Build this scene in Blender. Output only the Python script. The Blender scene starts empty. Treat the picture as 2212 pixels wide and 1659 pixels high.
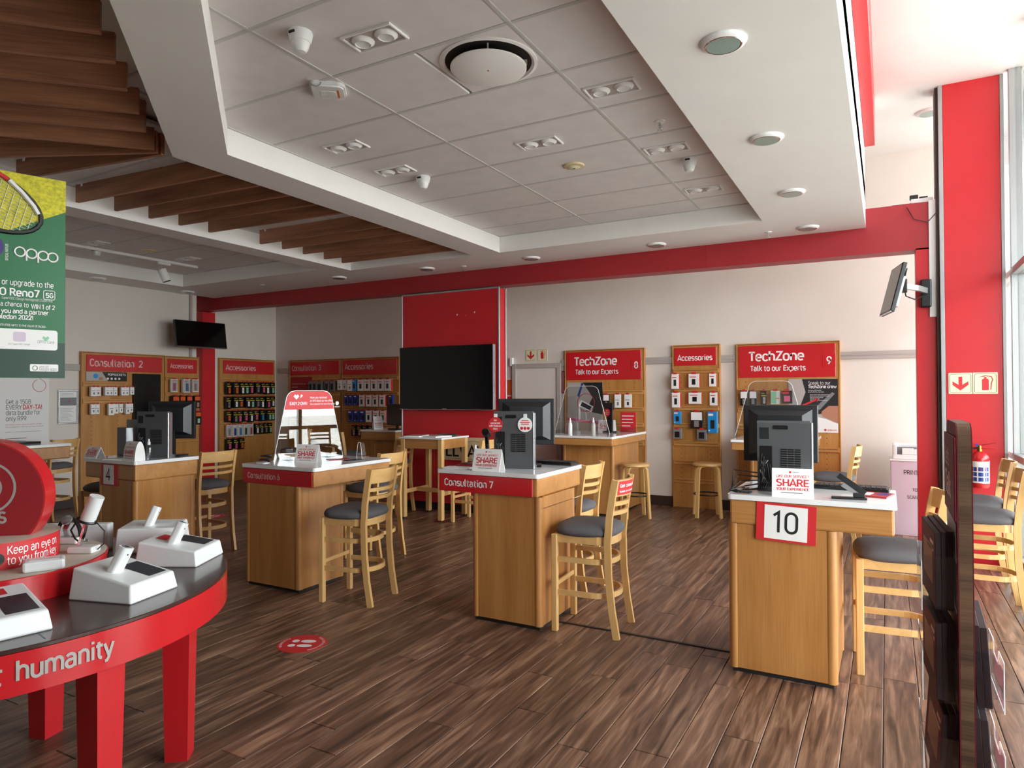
import bpy, bmesh, math, random
from mathutils import Vector, Matrix
random.seed(7)
scene = bpy.context.scene
COL = scene.collection

# ---------------------------------------------------------------- camera
PI = math.pi
def R(a): return math.radians(a)
YAW, PIT, ROL = R(28.98), R(0.7856), R(-0.2142)
_f = Vector((-math.sin(YAW)*math.cos(PIT), math.cos(YAW)*math.cos(PIT), math.sin(PIT)))
_r = Vector((math.cos(YAW), math.sin(YAW), 0)); _u = _r.cross(_f)
_r2 = math.cos(ROL)*_r + math.sin(ROL)*_u; _u2 = -math.sin(ROL)*_r + math.cos(ROL)*_u
cam_d = bpy.data.cameras.new('camera'); cam = bpy.data.objects.new('camera', cam_d); COL.objects.link(cam)
m3 = Matrix((_r2, _u2, -_f)).transposed()
cam.matrix_world = Matrix.Translation((0, 0, 1.55)) @ m3.to_4x4()
cam_d.sensor_width = 36; cam_d.lens = 36*1461.3/2212; cam_d.clip_start = 0.05
scene.camera = cam

# ---------------------------------------------------------------- light
world = bpy.data.worlds.new('sky'); scene.world = world; world.use_nodes = True
wn = world.node_tree; wn.nodes.clear()
wo = wn.nodes.new('ShaderNodeOutputWorld'); wb = wn.nodes.new('ShaderNodeBackground')
wb.inputs[0].default_value = (0.98, 0.985, 1.0, 1); wb.inputs[1].default_value = 8.0
wn.links.new(wb.outputs[0], wo.inputs[0])
def portal(name, loc, rot, sx, sy):
    d = bpy.data.lights.new(name, 'AREA'); d.shape = 'RECTANGLE'; d.size = sx; d.size_y = sy
    o = bpy.data.objects.new(name, d); COL.objects.link(o); o.location = loc; o.rotation_euler = rot
    d.cycles.is_portal = True; d.energy = 1
    return o
portal('window_portal', (1.10, 5.15, 2.25), (0, R(90), 0), 4.2, 8.0)
vs = scene.view_settings
vs.view_transform = 'Standard'; vs.look = 'None'; vs.gamma = 1; vs.use_curve_mapping = False; vs.exposure = 1.02
cy = scene.cycles
cy.use_denoising = True; cy.max_bounces = 10; cy.diffuse_bounces = 6; cy.glossy_bounces = 4
cy.transmission_bounces = 6; cy.transparent_max_bounces = 12; cy.sample_clamp_indirect = 6
cy.caustics_reflective = False; cy.caustics_refractive = False

# ---------------------------------------------------------------- materials
M = {}
def srgb(r, g, b):
    f = lambda c: (c/255/12.92) if c/255 <= .04045 else ((c/255+.055)/1.055)**2.4
    return (f(r), f(g), f(b), 1)
def mat(name, col, rough=.5, metal=0, spec=.5, noise=0, nscale=8, bump=0, coat=0, emit=0):
    m = bpy.data.materials.new(name); m.use_nodes = True; nt = m.node_tree
    p = nt.nodes['Principled BSDF']; p.inputs['Base Color'].default_value = col
    p.inputs['Roughness'].default_value = rough; p.inputs['Metallic'].default_value = metal
    p.inputs['Specular IOR Level'].default_value = spec
    if coat: p.inputs['Coat Weight'].default_value = coat; p.inputs['Coat Roughness'].default_value = .08
    if emit: p.inputs['Emission Color'].default_value = col; p.inputs['Emission Strength'].default_value = emit
    if noise or bump:
        tc = nt.nodes.new('ShaderNodeTexCoord'); n = nt.nodes.new('ShaderNodeTexNoise')
        n.inputs['Scale'].default_value = nscale; n.inputs['Detail'].default_value = 4
        nt.links.new(tc.outputs['Object'], n.inputs['Vector'])
        if noise:
            mx = nt.nodes.new('ShaderNodeMix'); mx.data_type = 'RGBA'; mx.blend_type = 'MULTIPLY'
            mx.inputs[0].default_value = 1; mx.inputs[6].default_value = col
            mr = nt.nodes.new('ShaderNodeMapRange'); mr.inputs[3].default_value = 1-noise; mr.inputs[4].default_value = 1+noise*.6
            mr.inputs[1].default_value = .3; mr.inputs[2].default_value = .7
            nt.links.new(n.outputs[0], mr.inputs[0]); nt.links.new(mr.outputs[0], mx.inputs[7]); nt.links.new(mx.outputs[2], p.inputs['Base Color'])
        if bump:
            b = nt.nodes.new('ShaderNodeBump'); b.inputs['Strength'].default_value = bump; b.inputs['Distance'].default_value = .002
            nt.links.new(n.outputs[0], b.inputs['Height']); nt.links.new(b.outputs[0], p.inputs['Normal'])
    M[name] = m; return m
def wood(name, ca, cb, axis=2, scale=1.0, rough=.4, contrast=1.0, cc=None, coat=0):
    m = bpy.data.materials.new(name); m.use_nodes = True; nt = m.node_tree; p = nt.nodes['Principled BSDF']
    tc = nt.nodes.new('ShaderNodeTexCoord'); mp = nt.nodes.new('ShaderNodeMapping')
    oi = nt.nodes.new('ShaderNodeObjectInfo'); va = nt.nodes.new('ShaderNodeVectorMath'); va.operation = 'ADD'
    sc = nt.nodes.new('ShaderNodeMath'); sc.operation = 'MULTIPLY'; sc.inputs[1].default_value = 17.0
    nt.links.new(oi.outputs['Random'], sc.inputs[0]); nt.links.new(tc.outputs['Object'], va.inputs[0]); nt.links.new(sc.outputs[0], va.inputs[1])
    s = [14*scale]*3; s[axis] = 1.1*scale; mp.inputs['Scale'].default_value = s
    nt.links.new(va.outputs[0], mp.inputs['Vector'])
    n = nt.nodes.new('ShaderNodeTexNoise'); n.inputs['Scale'].default_value = 1; n.inputs['Detail'].default_value = 6; n.inputs['Distortion'].default_value = .6
    nt.links.new(mp.outputs[0], n.inputs['Vector'])
    mp2 = nt.nodes.new('ShaderNodeMapping'); s2 = [160*scale]*3; s2[axis] = 5*scale; mp2.inputs['Scale'].default_value = s2
    nt.links.new(va.outputs[0], mp2.inputs['Vector'])
    n2 = nt.nodes.new('ShaderNodeTexNoise'); n2.inputs['Scale'].default_value = 1; n2.inputs['Detail'].default_value = 2
    nt.links.new(mp2.outputs[0], n2.inputs['Vector'])
    ad = nt.nodes.new('ShaderNodeMix'); ad.data_type = 'FLOAT'; ad.inputs[0].default_value = .35
    nt.links.new(n.outputs[0], ad.inputs[2]); nt.links.new(n2.outputs[0], ad.inputs[3])
    cr = nt.nodes.new('ShaderNodeValToRGB'); h = .2/contrast
    cr.color_ramp.elements[0].position = .5-h; cr.color_ramp.elements[0].color = ca
    cr.color_ramp.elements[1].position = .5+h; cr.color_ramp.elements[1].color = cb
    if cc: e = cr.color_ramp.elements.new(.5); e.color = cc
    nt.links.new(ad.outputs[0], cr.inputs[0]); nt.links.new(cr.outputs[0], p.inputs['Base Color'])
    p.inputs['Roughness'].default_value = rough
    if coat: p.inputs['Coat Weight'].default_value = coat; p.inputs['Coat Roughness'].default_value = .15
    M[name] = m; return m
def glass(name, tint=(1, 1, 1, 1), refl=.08, rough=.0):
    m = bpy.data.materials.new(name); m.use_nodes = True; nt = m.node_tree; nt.nodes.clear()
    o = nt.nodes.new('ShaderNodeOutputMaterial'); t = nt.nodes.new('ShaderNodeBsdfTransparent'); g = nt.nodes.new('ShaderNodeBsdfGlossy')
    mx = nt.nodes.new('ShaderNodeMixShader'); ge = nt.nodes.new('ShaderNodeNewGeometry')
    t.inputs[0].default_value = tint; g.inputs['Roughness'].default_value = rough
    def math_(op, a, b=None):
        n = nt.nodes.new('ShaderNodeMath'); n.operation = op
        for i, v in enumerate((a, b)):
            if v is None: continue
            if isinstance(v, (int, float)): n.inputs[i].default_value = v
            else: nt.links.new(v, n.inputs[i])
        return n.outputs[0]
    dp = nt.nodes.new('ShaderNodeVectorMath'); dp.operation = 'DOT_PRODUCT'
    nt.links.new(ge.outputs['Incoming'], dp.inputs[0]); nt.links.new(ge.outputs['Normal'], dp.inputs[1])
    k = math_('POWER', math_('SUBTRACT', 1.0, math_('ABSOLUTE', dp.outputs['Value'])), 5.0)
    nt.links.new(math_('ADD', math_('MULTIPLY', k, 1-refl), refl), mx.inputs[0])      # Schlick reflectance
    nt.links.new(t.outputs[0], mx.inputs[1]); nt.links.new(g.outputs[0], mx.inputs[2]); nt.links.new(mx.outputs[0], o.inputs[0])
    M[name] = m; return m

mat('wall', srgb(222, 214, 206), .75, noise=.03, nscale=2.5, bump=.15)
mat('ceil_white', srgb(236, 234, 232), .7, noise=.02, nscale=3)
mat('tile', srgb(224, 220, 219), .85, noise=.05, nscale=6, bump=.2)
mat('tbar', srgb(196, 196, 194), .5)
mat('red', srgb(196, 34, 42), .32, noise=.04, nscale=3)
mat('red_sign', srgb(198, 34, 40), .22, coat=.3)
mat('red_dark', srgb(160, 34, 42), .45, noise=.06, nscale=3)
mat('red_print', srgb(204, 40, 46), .5)
mat('white', srgb(235, 235, 235), .3)
mat('white_top', srgb(236, 236, 236), .12, coat=.4)
mat('white_card', srgb(236, 234, 232), .6)
mat('white_plastic', srgb(228, 230, 230), .3)
mat('letter', srgb(240, 236, 236), .5)
mat('letter_pink', srgb(226, 180, 178), .5)
mat('black', srgb(16, 16, 18), .35)
mat('screen', srgb(6, 6, 8), .12, spec=.4)
mat('screen_grey', srgb(44, 48, 58), .2)
mat('ink', srgb(22, 22, 24), .6)
mat('grey_ink', srgb(120, 120, 122), .6)
mat('grey_case', srgb(92, 94, 96), .38, metal=.35)
mat('dark_case', srgb(30, 31, 34), .4)
mat('silver', srgb(190, 192, 196), .25, metal=.8)
mat('alu', srgb(170, 172, 172), .35, metal=.5)
mat('trim_grey', srgb(176, 168, 162), .5)
mat('chrome', srgb(220, 220, 222), .12, metal=1)
mat('brass', srgb(170, 120, 50), .3, metal=1)
mat('fabric', srgb(96, 93, 96), .95, noise=.12, nscale=220, bump=.3)
mat('base_dark', srgb(52, 36, 28), .5, noise=.1)
mat('plinth', srgb(24, 20, 18), .6)
mat('green', srgb(26, 104, 60), .45)
mat('green_dark', srgb(12, 56, 40), .45)
mat('yellow', srgb(205, 196, 40), .6, noise=.35, nscale=60)
mat('navy', srgb(60, 40, 120), .5)
mat('orange', srgb(220, 90, 30), .5)
mat('pack_yellow', srgb(214, 196, 30), .5)
mat('blue', srgb(30, 140, 210), .4)
mat('blue_dark', srgb(30, 60, 140), .4)
mat('pink', srgb(214, 90, 130), .5)
mat('mint', srgb(140, 200, 160), .5)
mat('skin_print', srgb(176, 120, 96), .6)
mat('cream_sign', srgb(222, 222, 186), .5)
mat('cream', srgb(214, 196, 158), .5)
mat('beige_top', srgb(186, 172, 158), .35)
mat('table_brown', srgb(66, 44, 40), .25, noise=.08, nscale=10, coat=.3)
mat('lens', srgb(150, 168, 162), .15)
mat('lilac_card', srgb(206, 192, 206), .6)
mat('cable', srgb(20, 20, 20), .5)
mat('grey_cable', srgb(130, 130, 128), .5)
mat('ground', srgb(192, 188, 180), .9, noise=.1, nscale=1)
mat('light_block_grey', srgb(150, 156, 166), .8)
wood('oak', srgb(164, 108, 54), srgb(194, 138, 78), 2, .8, .38, 1.1, coat=.15)
wood('oak_h', srgb(166, 110, 56), srgb(196, 142, 82), 0, .8, .38, 1.1, coat=.15)
wood('oak_y', srgb(166, 110, 56), srgb(196, 142, 82), 1, .8, .38, 1.1, coat=.15)
wood('beech', srgb(204, 156, 94), srgb(228, 186, 124), 2, 1.2, .36, 1.0, coat=.2)
wood('beech_h', srgb(204, 156, 94), srgb(228, 186, 124), 0, 1.2, .36, 1.0, coat=.2)
wood('board_oak', srgb(168, 112, 52), srgb(200, 146, 80), 2, .7, .45, 1.1)
wood('board_oak_h', srgb(176, 118, 56), srgb(206, 152, 86), 0, .7, .45, 1.1)
wood('slat', srgb(128, 82, 60), srgb(184, 128, 96), 0, .8, .5, 1.2)
wood('ply', srgb(60, 40, 28), srgb(112, 82, 58), 1, 1.5, .5, 1.4)
glass('pane', (.84, .87, .87, 1), .05)
glass('acrylic', (.9, .92, .93, 1), .10)
glass('clear', (.96, .97, .98, 1), .06)
glass('bottle_clear', (.86, .9, .93, 1), .08)

def floor_material():
    m = bpy.data.materials.new('floor_plank'); m.use_nodes = True; nt = m.node_tree; p = nt.nodes['Principled BSDF']
    at = nt.nodes.new('ShaderNodeAttribute'); at.attribute_name = 'tone'
    geo = nt.nodes.new('ShaderNodeNewGeometry')
    off = nt.nodes.new('ShaderNodeVectorMath'); off.operation = 'MULTIPLY'; off.inputs[1].default_value = (37, 53, 0)
    nt.links.new(at.outputs['Color'], off.inputs[0])
    ad = nt.nodes.new('ShaderNodeVectorMath'); ad.operation = 'ADD'
    nt.links.new(geo.outputs['Position'], ad.inputs[0]); nt.links.new(off.outputs[0], ad.inputs[1])
    def noise(sx, sy, det, dis):
        mp = nt.nodes.new('ShaderNodeMapping'); mp.inputs['Scale'].default_value = (sx, sy, 1)
        n = nt.nodes.new('ShaderNodeTexNoise'); n.inputs['Scale'].default_value = 1; n.inputs['Detail'].default_value = det; n.inputs['Distortion'].default_value = dis
        nt.links.new(ad.outputs[0], mp.inputs[0]); nt.links.new(mp.outputs[0], n.inputs['Vector']); return n
    n1 = noise(26, 2.2, 7, .8); n2 = noise(14, 1.3, 5, 1.2); n3 = noise(130, 6, 3, 0)
    cr = nt.nodes.new('ShaderNodeValToRGB'); el = cr.color_ramp.elements
    el[0].position = .30; el[0].color = srgb(66, 46, 38); el[1].position = .72; el[1].color = srgb(164, 128, 104)
    e = el.new(.5); e.color = srgb(116, 84, 66)
    nt.links.new(n1.outputs[0], cr.inputs[0])
    mr = nt.nodes.new('ShaderNodeMapRange'); mr.inputs[1].default_value = .56; mr.inputs[2].default_value = .72; mr.inputs[3].default_value = 1; mr.inputs[4].default_value = .55
    nt.links.new(n2.outputs[0], mr.inputs[0])
    mr3 = nt.nodes.new('ShaderNodeMapRange'); mr3.inputs[1].default_value = .3; mr3.inputs[2].default_value = .7; mr3.inputs[3].default_value = .8; mr3.inputs[4].default_value = 1.15
    nt.links.new(n3.outputs[0], mr3.inputs[0])
    sx = nt.nodes.new('ShaderNodeSeparateColor'); nt.links.new(at.outputs['Color'], sx.inputs[0])
    mrt = nt.nodes.new('ShaderNodeMapRange'); mrt.inputs[3].default_value = .72; mrt.inputs[4].default_value = 1.2
    nt.links.new(sx.outputs[0], mrt.inputs[0])
    a = nt.nodes.new('ShaderNodeMath'); a.operation = 'MULTIPLY'; nt.links.new(mr.outputs[0], a.inputs[0]); nt.links.new(mrt.outputs[0], a.inputs[1])
    b = nt.nodes.new('ShaderNodeMath'); b.operation = 'MULTIPLY'; nt.links.new(a.outputs[0], b.inputs[0]); nt.links.new(mr3.outputs[0], b.inputs[1])
    mx = nt.nodes.new('ShaderNodeVectorMath'); mx.operation = 'SCALE'
    nt.links.new(cr.outputs[0], mx.inputs[0]); nt.links.new(b.outputs[0], mx.inputs['Scale'])
    nt.links.new(mx.outputs[0], p.inputs['Base Color'])
    p.inputs['Roughness'].default_value = .36
    bu = nt.nodes.new('ShaderNodeBump'); bu.inputs['Strength'].default_value = .25; bu.inputs['Distance'].default_value = .0015
    nt.links.new(n3.outputs[0], bu.inputs['Height']); nt.links.new(bu.outputs[0], p.inputs['Normal'])
    M['floor_plank'] = m
floor_material()

# ---------------------------------------------------------------- helpers
class MB:
    """collects faces for one mesh; every face keeps a material slot"""
    def __init__(s): s.v = []; s.f = []; s.mi = []; s.sm = []; s.slots = []; s.cur = 0
    def use(s, name):
        if name not in s.slots: s.slots.append(name)
        s.cur = s.slots.index(name); return s
    def add(s, vs, fs, smooth=False, xf=None):
        b = len(s.v)
        s.v += [tuple(xf @ Vector(v)) for v in vs] if xf else [tuple(v) for v in vs]
        for f in fs: s.f.append([i+b for i in f]); s.mi.append(s.cur); s.sm.append(smooth)
        return s
    def box(s, x0, y0, z0, x1, y1, z1, ch=0, xf=None):
        if x0 > x1: x0, x1 = x1, x0
        if y0 > y1: y0, y1 = y1, y0
        if z0 > z1: z0, z1 = z1, z0
        if not ch:
            vs = [(x0,y0,z0),(x1,y0,z0),(x1,y1,z0),(x0,y1,z0),(x0,y0,z1),(x1,y0,z1),(x1,y1,z1),(x0,y1,z1)]
            return s.add(vs, [(3,2,1,0),(4,5,6,7),(0,1,5,4),(1,2,6,5),(2,3,7,6),(3,0,4,7)], xf=xf)
        c = min(ch, (x1-x0)*.45, (y1-y0)*.45, (z1-z0)*.45)
        bm = bmesh.new(); r = bmesh.ops.create_cube(bm, size=1)
        for v in bm.verts: v.co = Vector(((x0+x1)/2+v.co.x*(x1-x0), (y0+y1)/2+v.co.y*(y1-y0), (z0+z1)/2+v.co.z*(z1-z0)))
        bmesh.ops.bevel(bm, geom=bm.edges[:], offset=c, segments=2 if c > .004 else 1, affect='EDGES', profile=.5)
        s.bm(bm, xf); return s
    def bm(s, bm, xf=None, smooth=False):
        bm.verts.ensure_lookup_table(); bm.verts.index_update()
        s.add([v.co.copy() for v in bm.verts], [[v.index for v in f.verts] for f in bm.faces], smooth, xf); bm.free(); return s
    def prism(s, poly, z0, z1, xf=None):
        """poly: counter-clockwise xy list, extruded in z"""
        n = len(poly); vs = [(x, y, z0) for x, y in poly]+[(x, y, z1) for x, y in poly]
        fs = [list(range(n))[::-1], list(range(n, 2*n))]+[(i, (i+1) % n, n+(i+1) % n, n+i) for i in range(n)]
        return s.add(vs, fs, xf=xf)
    def lathe(s, prof, n=24, xf=None, cap=True, smooth=True):
        """prof: list of (r,z) from bottom to top"""
        vs = []; fs = []
        for r, z in prof:
            for k in range(n): a = 2*PI*k/n; vs.append((r*math.cos(a), r*math.sin(a), z))
        for i in range(len(prof)-1):
            for k in range(n): fs.append((i*n+k, i*n+(k+1) % n, (i+1)*n+(k+1) % n, (i+1)*n+k))
        s.add(vs, fs, smooth, xf)
        if cap:
            b = len(s.v)-len(vs)
            s.f.append([b+k for k in range(n)][::-1]); s.mi.append(s.cur); s.sm.append(False)
            s.f.append([b+(len(prof)-1)*n+k for k in range(n)]); s.mi.append(s.cur); s.sm.append(False)
        return s
    def cyl(s, p, q, r, n=12, r2=None, smooth=True):
        p = Vector(p); q = Vector(q); d = q-p; xf = Matrix.Translation(p) @ d.to_track_quat('Z', 'Y').to_matrix().to_4x4()
        return s.lathe([(r, 0), (r if r2 is None else r2, d.length)], n, xf, True, smooth)
    def tube(s, pts, r, n=8, closed=False):
        pts = [Vector(p) for p in pts]; m = len(pts); vs = []; fs = []; prev = None
        for i, p in enumerate(pts):
            a = pts[(i-1) % m] if (closed or i) else p; b = pts[(i+1) % m] if (closed or i < m-1) else p
            t = (b-a).normalized()
            u = prev if prev is not None else (Vector((0, 0, 1)) if abs(t.z) < .9 else Vector((1, 0, 0)))
            u = (u-t*u.dot(t)).normalized(); w = t.cross(u); prev = u
            for k in range(n): an = 2*PI*k/n; vs.append(p+r*(math.cos(an)*u+math.sin(an)*w))
        for i in range(m if closed else m-1):
            j = (i+1) % m
            for k in range(n): fs.append((i*n+k, i*n+(k+1) % n, j*n+(k+1) % n, j*n+k))
        if not closed: fs += [tuple(range(n))[::-1], tuple(range((m-1)*n, m*n))]
        return s.add(vs, fs, True)
    def ribbon(s, pts, w, t, up=(0, 0, 1)):
        """rectangular bar along a path: w = size along up, t = size across"""
        pts = [Vector(p) for p in pts]; m = len(pts); vs = []; fs = []; up = Vector(up)
        for i, p in enumerate(pts):
            a = pts[max(i-1, 0)]; b = pts[min(i+1, m-1)]; d = (b-a).normalized()
            sd = d.cross(up).normalized(); uu = sd.cross(d)
            for x, y in ((-1, -1), (1, -1), (1, 1), (-1, 1)): vs.append(p+sd*x*t/2+uu*y*w/2)
        for i in range(m-1):
            for k in range(4): fs.append((i*4+k, i*4+(k+1) % 4, i*4+4+(k+1) % 4, i*4+4+k))
        fs += [(3, 2, 1, 0), (m*4-4, m*4-3, m*4-2, m*4-1)]
        return s.add(vs, fs)
    def poly(s, pts):
        return s.add(pts, [tuple(range(len(pts)))])
    def mesh(s, name, mats):
        me = bpy.data.meshes.new(name); me.from_pydata(s.v, [], s.f)
        names = s.slots or ([mats] if isinstance(mats, str) else list(mats))
        for n in names: me.materials.append(M[n])
        me.polygons.foreach_set('material_index', s.mi); me.polygons.foreach_set('use_smooth', s.sm)
        me.validate(); me.update()
        if any(s.sm): me.set_sharp_from_angle(angle=R(38))
        return me
    def build(s, name, mats='white', parent=None, loc=None, rot=None):
        return link(name, s.mesh(name, mats), parent, loc, rot)
def link(name, me, parent=None, loc=None, rot=None):
    o = bpy.data.objects.new(name, me); COL.objects.link(o)
    if parent: o.parent = parent
    if loc: o.location = loc
    if rot: o.rotation_euler = rot
    return o
def tag(o, label=None, cat=None, group=None, kind=None):
    if label: o['label'] = label
    if cat: o['category'] = cat
    if group: o['group'] = group
    if kind: o['kind'] = kind
    return o
def thing(name, label, cat, loc=(0, 0, 0), rz=0, group=None):
    o = bpy.data.objects.new(name, None); COL.objects.link(o); o.empty_display_size = .1
    o.location = loc; o.rotation_euler = (0, 0, R(rz)); return tag(o, label, cat, group)
def copy_tree(o, parent=None):
    c = o.copy(); COL.objects.link(c); c.parent = parent
    for ch in [x for x in o.children]: copy_tree(ch, c)
    return c
# ---- plain grotesque lettering drawn as strokes (units: cap height .7)
def _A(cx, cy, rx, ry, a0, a1):
    n = max(3, int(abs(a1-a0)/22)); return [(cx+rx*math.cos(R(a0+(a1-a0)*i/n)), cy+ry*math.sin(R(a0+(a1-a0)*i/n))) for i in range(n+1)]
def _O(x0, y0, x1, y1):
    r = (x1-x0)/2; c = (x0+x1)/2; p = _A(c, y1-r, r, r, 0, 180)+_A(c, y0+r, r, r, 180, 360); return p+[p[0]]
def _S(cx, h, r, b=0):
    q = h/4; return _A(cx, b+h-q, r, q, 30, 270)[:-1]+_A(cx, b+q, r, q, 90, -150)
_ar = lambda x0, x1: [(x0, .28)]+_A((x0+x1)/2, .34, (x1-x0)/2, .16, 165, 0)+[(x1, 0)]
GLY = {
 ' ': (.22, []), 'a': (.45, [_A(.2, .35, .15, .15, 150, 0)+[(.35, 0)], [(.35, .29), (.18, .29)]+_A(.18, .15, .13, .14, 90, 270)+_A(.2, .16, .15, .15, 270, 340)]),
 'b': (.46, [[(.07, .72), (.07, 0)], _O(.07, 0, .39, .5)]), 'c': (.41, [_A(.22, .35, .15, .15, 25, 180)+_A(.22, .15, .15, .15, 180, 335)]),
 'd': (.46, [[(.39, .72), (.39, 0)], _O(.07, 0, .39, .5)]), 'e': (.44, [[(.07, .25), (.37, .25)]+_A(.22, .35, .15, .15, 0, 180)+_A(.22, .15, .15, .15, 180, 325)]),
 'f': (.31, [[(.12, 0), (.12, .58)]+_A(.24, .58, .12, .13, 180, 85), [(.02, .48), (.28, .48)]]), 'g': (.46, [_O(.07, 0, .38, .5), [(.38, .5), (.38, -.04)]+_A(.225, -.04, .155, .15, 0, -150)]),
 'h': (.45, [[(.07, .72), (.07, 0)], _ar(.07, .37)]), 'i': (.20, [[(.1, 0), (.1, .5)], [(.1, .61), (.1, .71)]]), 'j': (.22, [[(.12, .5), (.12, -.1)]+_A(.02, -.1, .1, .09, 0, -80), [(.12, .61), (.12, .71)]]),
 'k': (.42, [[(.07, .72), (.07, 0)], [(.36, .5), (.08, .2)], [(.17, .29), (.38, 0)]]), 'l': (.23, [[(.08, .72), (.08, .1)]+_A(.17, .1, .09, .09, 180, 275)]),
 'm': (.68, [[(.07, .5), (.07, 0)], _ar(.07, .33), _ar(.33, .60)]), 'n': (.45, [[(.07, .5), (.07, 0)], _ar(.07, .37)]), 'o': (.46, [_O(.07, 0, .39, .5)]),
 'p': (.46, [[(.07, .5), (.07, -.2)], _O(.07, 0, .39, .5)]), 'q': (.46, [[(.39, .5), (.39, -.2)], _O(.07, 0, .39, .5)]), 'r': (.32, [[(.07, .5), (.07, 0)], [(.07, .3)]+_A(.21, .35, .14, .14, 165, 70)]),
 's': (.40, [_S(.2, .5, .14)]), 't': (.32, [[(.13, .63), (.13, .11)]+_A(.24, .11, .11, .11, 180, 275), [(.02, .48), (.28, .48)]]), 'u': (.45, [[(.07, .5), (.07, .15)]+_A(.22, .15, .15, .15, 180, 350), [(.37, .5), (.37, 0)]]),
 'v': (.40, [[(.03, .5), (.2, 0), (.37, .5)]]), 'w': (.60, [[(.03, .5), (.17, 0), (.3, .46), (.43, 0), (.57, .5)]]), 'x': (.40, [[(.04, .5), (.36, 0)], [(.36, .5), (.04, 0)]]), 'y': (.41, [[(.03, .5), (.2, .02)], [(.38, .5), (.19, -.06), (.13, -.17), (.04, -.18)]]), 'z': (.39, [[(.05, .47), (.34, .47), (.05, .03), (.35, .03)]]),
 'A': (.50, [[(.03, 0), (.25, .7), (.47, 0)], [(.11, .2), (.39, .2)]]), 'B': (.49, [[(.08, 0), (.08, .7)], [(.08, .67), (.25, .67)]+_A(.25, .525, .14, .145, 90, -90)+[(.08, .38)], [(.25, .38)]+_A(.26, .205, .16, .175, 90, -90)+[(.08, .03)]]),
 'C': (.47, [_A(.25, .48, .18, .2, 25, 180)+_A(.25, .22, .18, .2, 180, 335)]), 'D': (.50, [[(.08, .03), (.08, .67), (.22, .67)]+_A(.22, .47, .2, .2, 90, 0)+_A(.22, .23, .2, .2, 0, -90)+[(.08, .03)]]),
 'E': (.44, [[(.4, .66), (.08, .66), (.08, .04), (.4, .04)], [(.08, .36), (.36, .36)]]), 'F': (.42, [[(.4, .66), (.08, .66), (.08, 0)], [(.08, .34), (.36, .34)]]), 'G': (.50, [_A(.25, .48, .18, .2, 25, 180)+_A(.25, .22, .18, .2, 180, 360)+[(.43, .34), (.26, .34)]]),
 'H': (.52, [[(.08, 0), (.08, .7)], [(.44, 0), (.44, .7)], [(.08, .36), (.44, .36)]]), 'I': (.20, [[(.1, 0), (.1, .7)]]), 'J': (.38, [[(.28, .7), (.28, .18)]+_A(.15, .18, .13, .16, 0, -160)]), 'K': (.49, [[(.08, 0), (.08, .7)], [(.43, .7), (.09, .28)], [(.2, .42), (.46, 0)]]), 'L': (.41, [[(.08, .7), (.08, .04), (.38, .04)]]),
 'M': (.64, [[(.08, 0), (.08, .68), (.32, .18), (.56, .68), (.56, 0)]]), 'N': (.54, [[(.08, 0), (.08, .68), (.46, .02), (.46, .7)]]), 'O': (.52, [_O(.07, .02, .45, .68)]), 'P': (.47, [[(.08, 0), (.08, .67), (.25, .67)]+_A(.25, .49, .16, .18, 90, -90)+[(.08, .31)]]),
 'Q': (.52, [_O(.07, .02, .45, .68), [(.3, .16), (.46, -.02)]]), 'R': (.49, [[(.08, 0), (.08, .67), (.25, .67)]+_A(.25, .5, .15, .17, 90, -90)+[(.08, .33)], [(.26, .33), (.44, 0)]]), 'S': (.47, [_S(.235, .66, .165, .02)]), 'T': (.44, [[(.22, 0), (.22, .66)], [(.02, .66), (.42, .66)]]),
 'U': (.51, [[(.08, .7), (.08, .2)]+_A(.255, .2, .175, .18, 180, 360)+[(.43, .7)]]), 'V': (.48, [[(.03, .7), (.24, .02), (.45, .7)]]), 'W': (.70, [[(.03, .7), (.19, .02), (.35, .64), (.51, .02), (.67, .7)]]), 'X': (.48, [[(.04, .7), (.44, 0)], [(.44, .7), (.04, 0)]]), 'Y': (.46, [[(.03, .7), (.23, .32), (.43, .7)], [(.23, .32), (.23, 0)]]), 'Z': (.45, [[(.05, .66), (.40, .66), (.05, .04), (.41, .04)]]),
 '0': (.48, [_O(.07, .02, .41, .68)]), '1': (.36, [[(.04, .56), (.2, .68), (.2, 0)]]), '2': (.46, [_A(.23, .51, .16, .17, 165, -35)+[(.06, .04), (.41, .04)]]), '3': (.46, [_A(.22, .52, .15, .15, 150, -80)+_A(.22, .2, .17, .175, 80, -150)]), '4': (.48, [[(.31, 0), (.31, .68), (.05, .2), (.44, .2)]]), '5': (.46, [[(.39, .66), (.1, .66), (.08, .36)]+_A(.22, .22, .17, .2, 110, -150)]),
 '6': (.47, [_O(.07, .02, .40, .42), [(.08, .24), (.13, .42), (.29, .7)]]), '7': (.43, [[(.04, .66), (.39, .66), (.17, 0)]]), '8': (.48, [_O(.10, .37, .38, .68), _O(.07, .02, .41, .37)]), '9': (.47, [_O(.07, .28, .40, .68), [(.39, .46), (.34, .28), (.18, 0)]]),
 '!': (.20, [[(.1, .7), (.1, .2)], [(.1, 0), (.1, .1)]]), '?': (.42, [_A(.2, .53, .15, .15, 160, -30)+[(.2, .3), (.2, .2)], [(.2, 0), (.2, .1)]]), '-': (.32, [[(.05, .27), (.27, .27)]]), '.': (.18, [[(.09, 0), (.09, .1)]]), ',': (.18, [[(.1, .1), (.06, -.08)]]), "'": (.16, [[(.08, .7), (.08, .52)]]), '|': (.2, [[(.1, .75), (.1, -.1)]]), '@': (.6, [_O(.06, -.05, .54, .6), _O(.2, .15, .4, .42)]),
}
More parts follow.
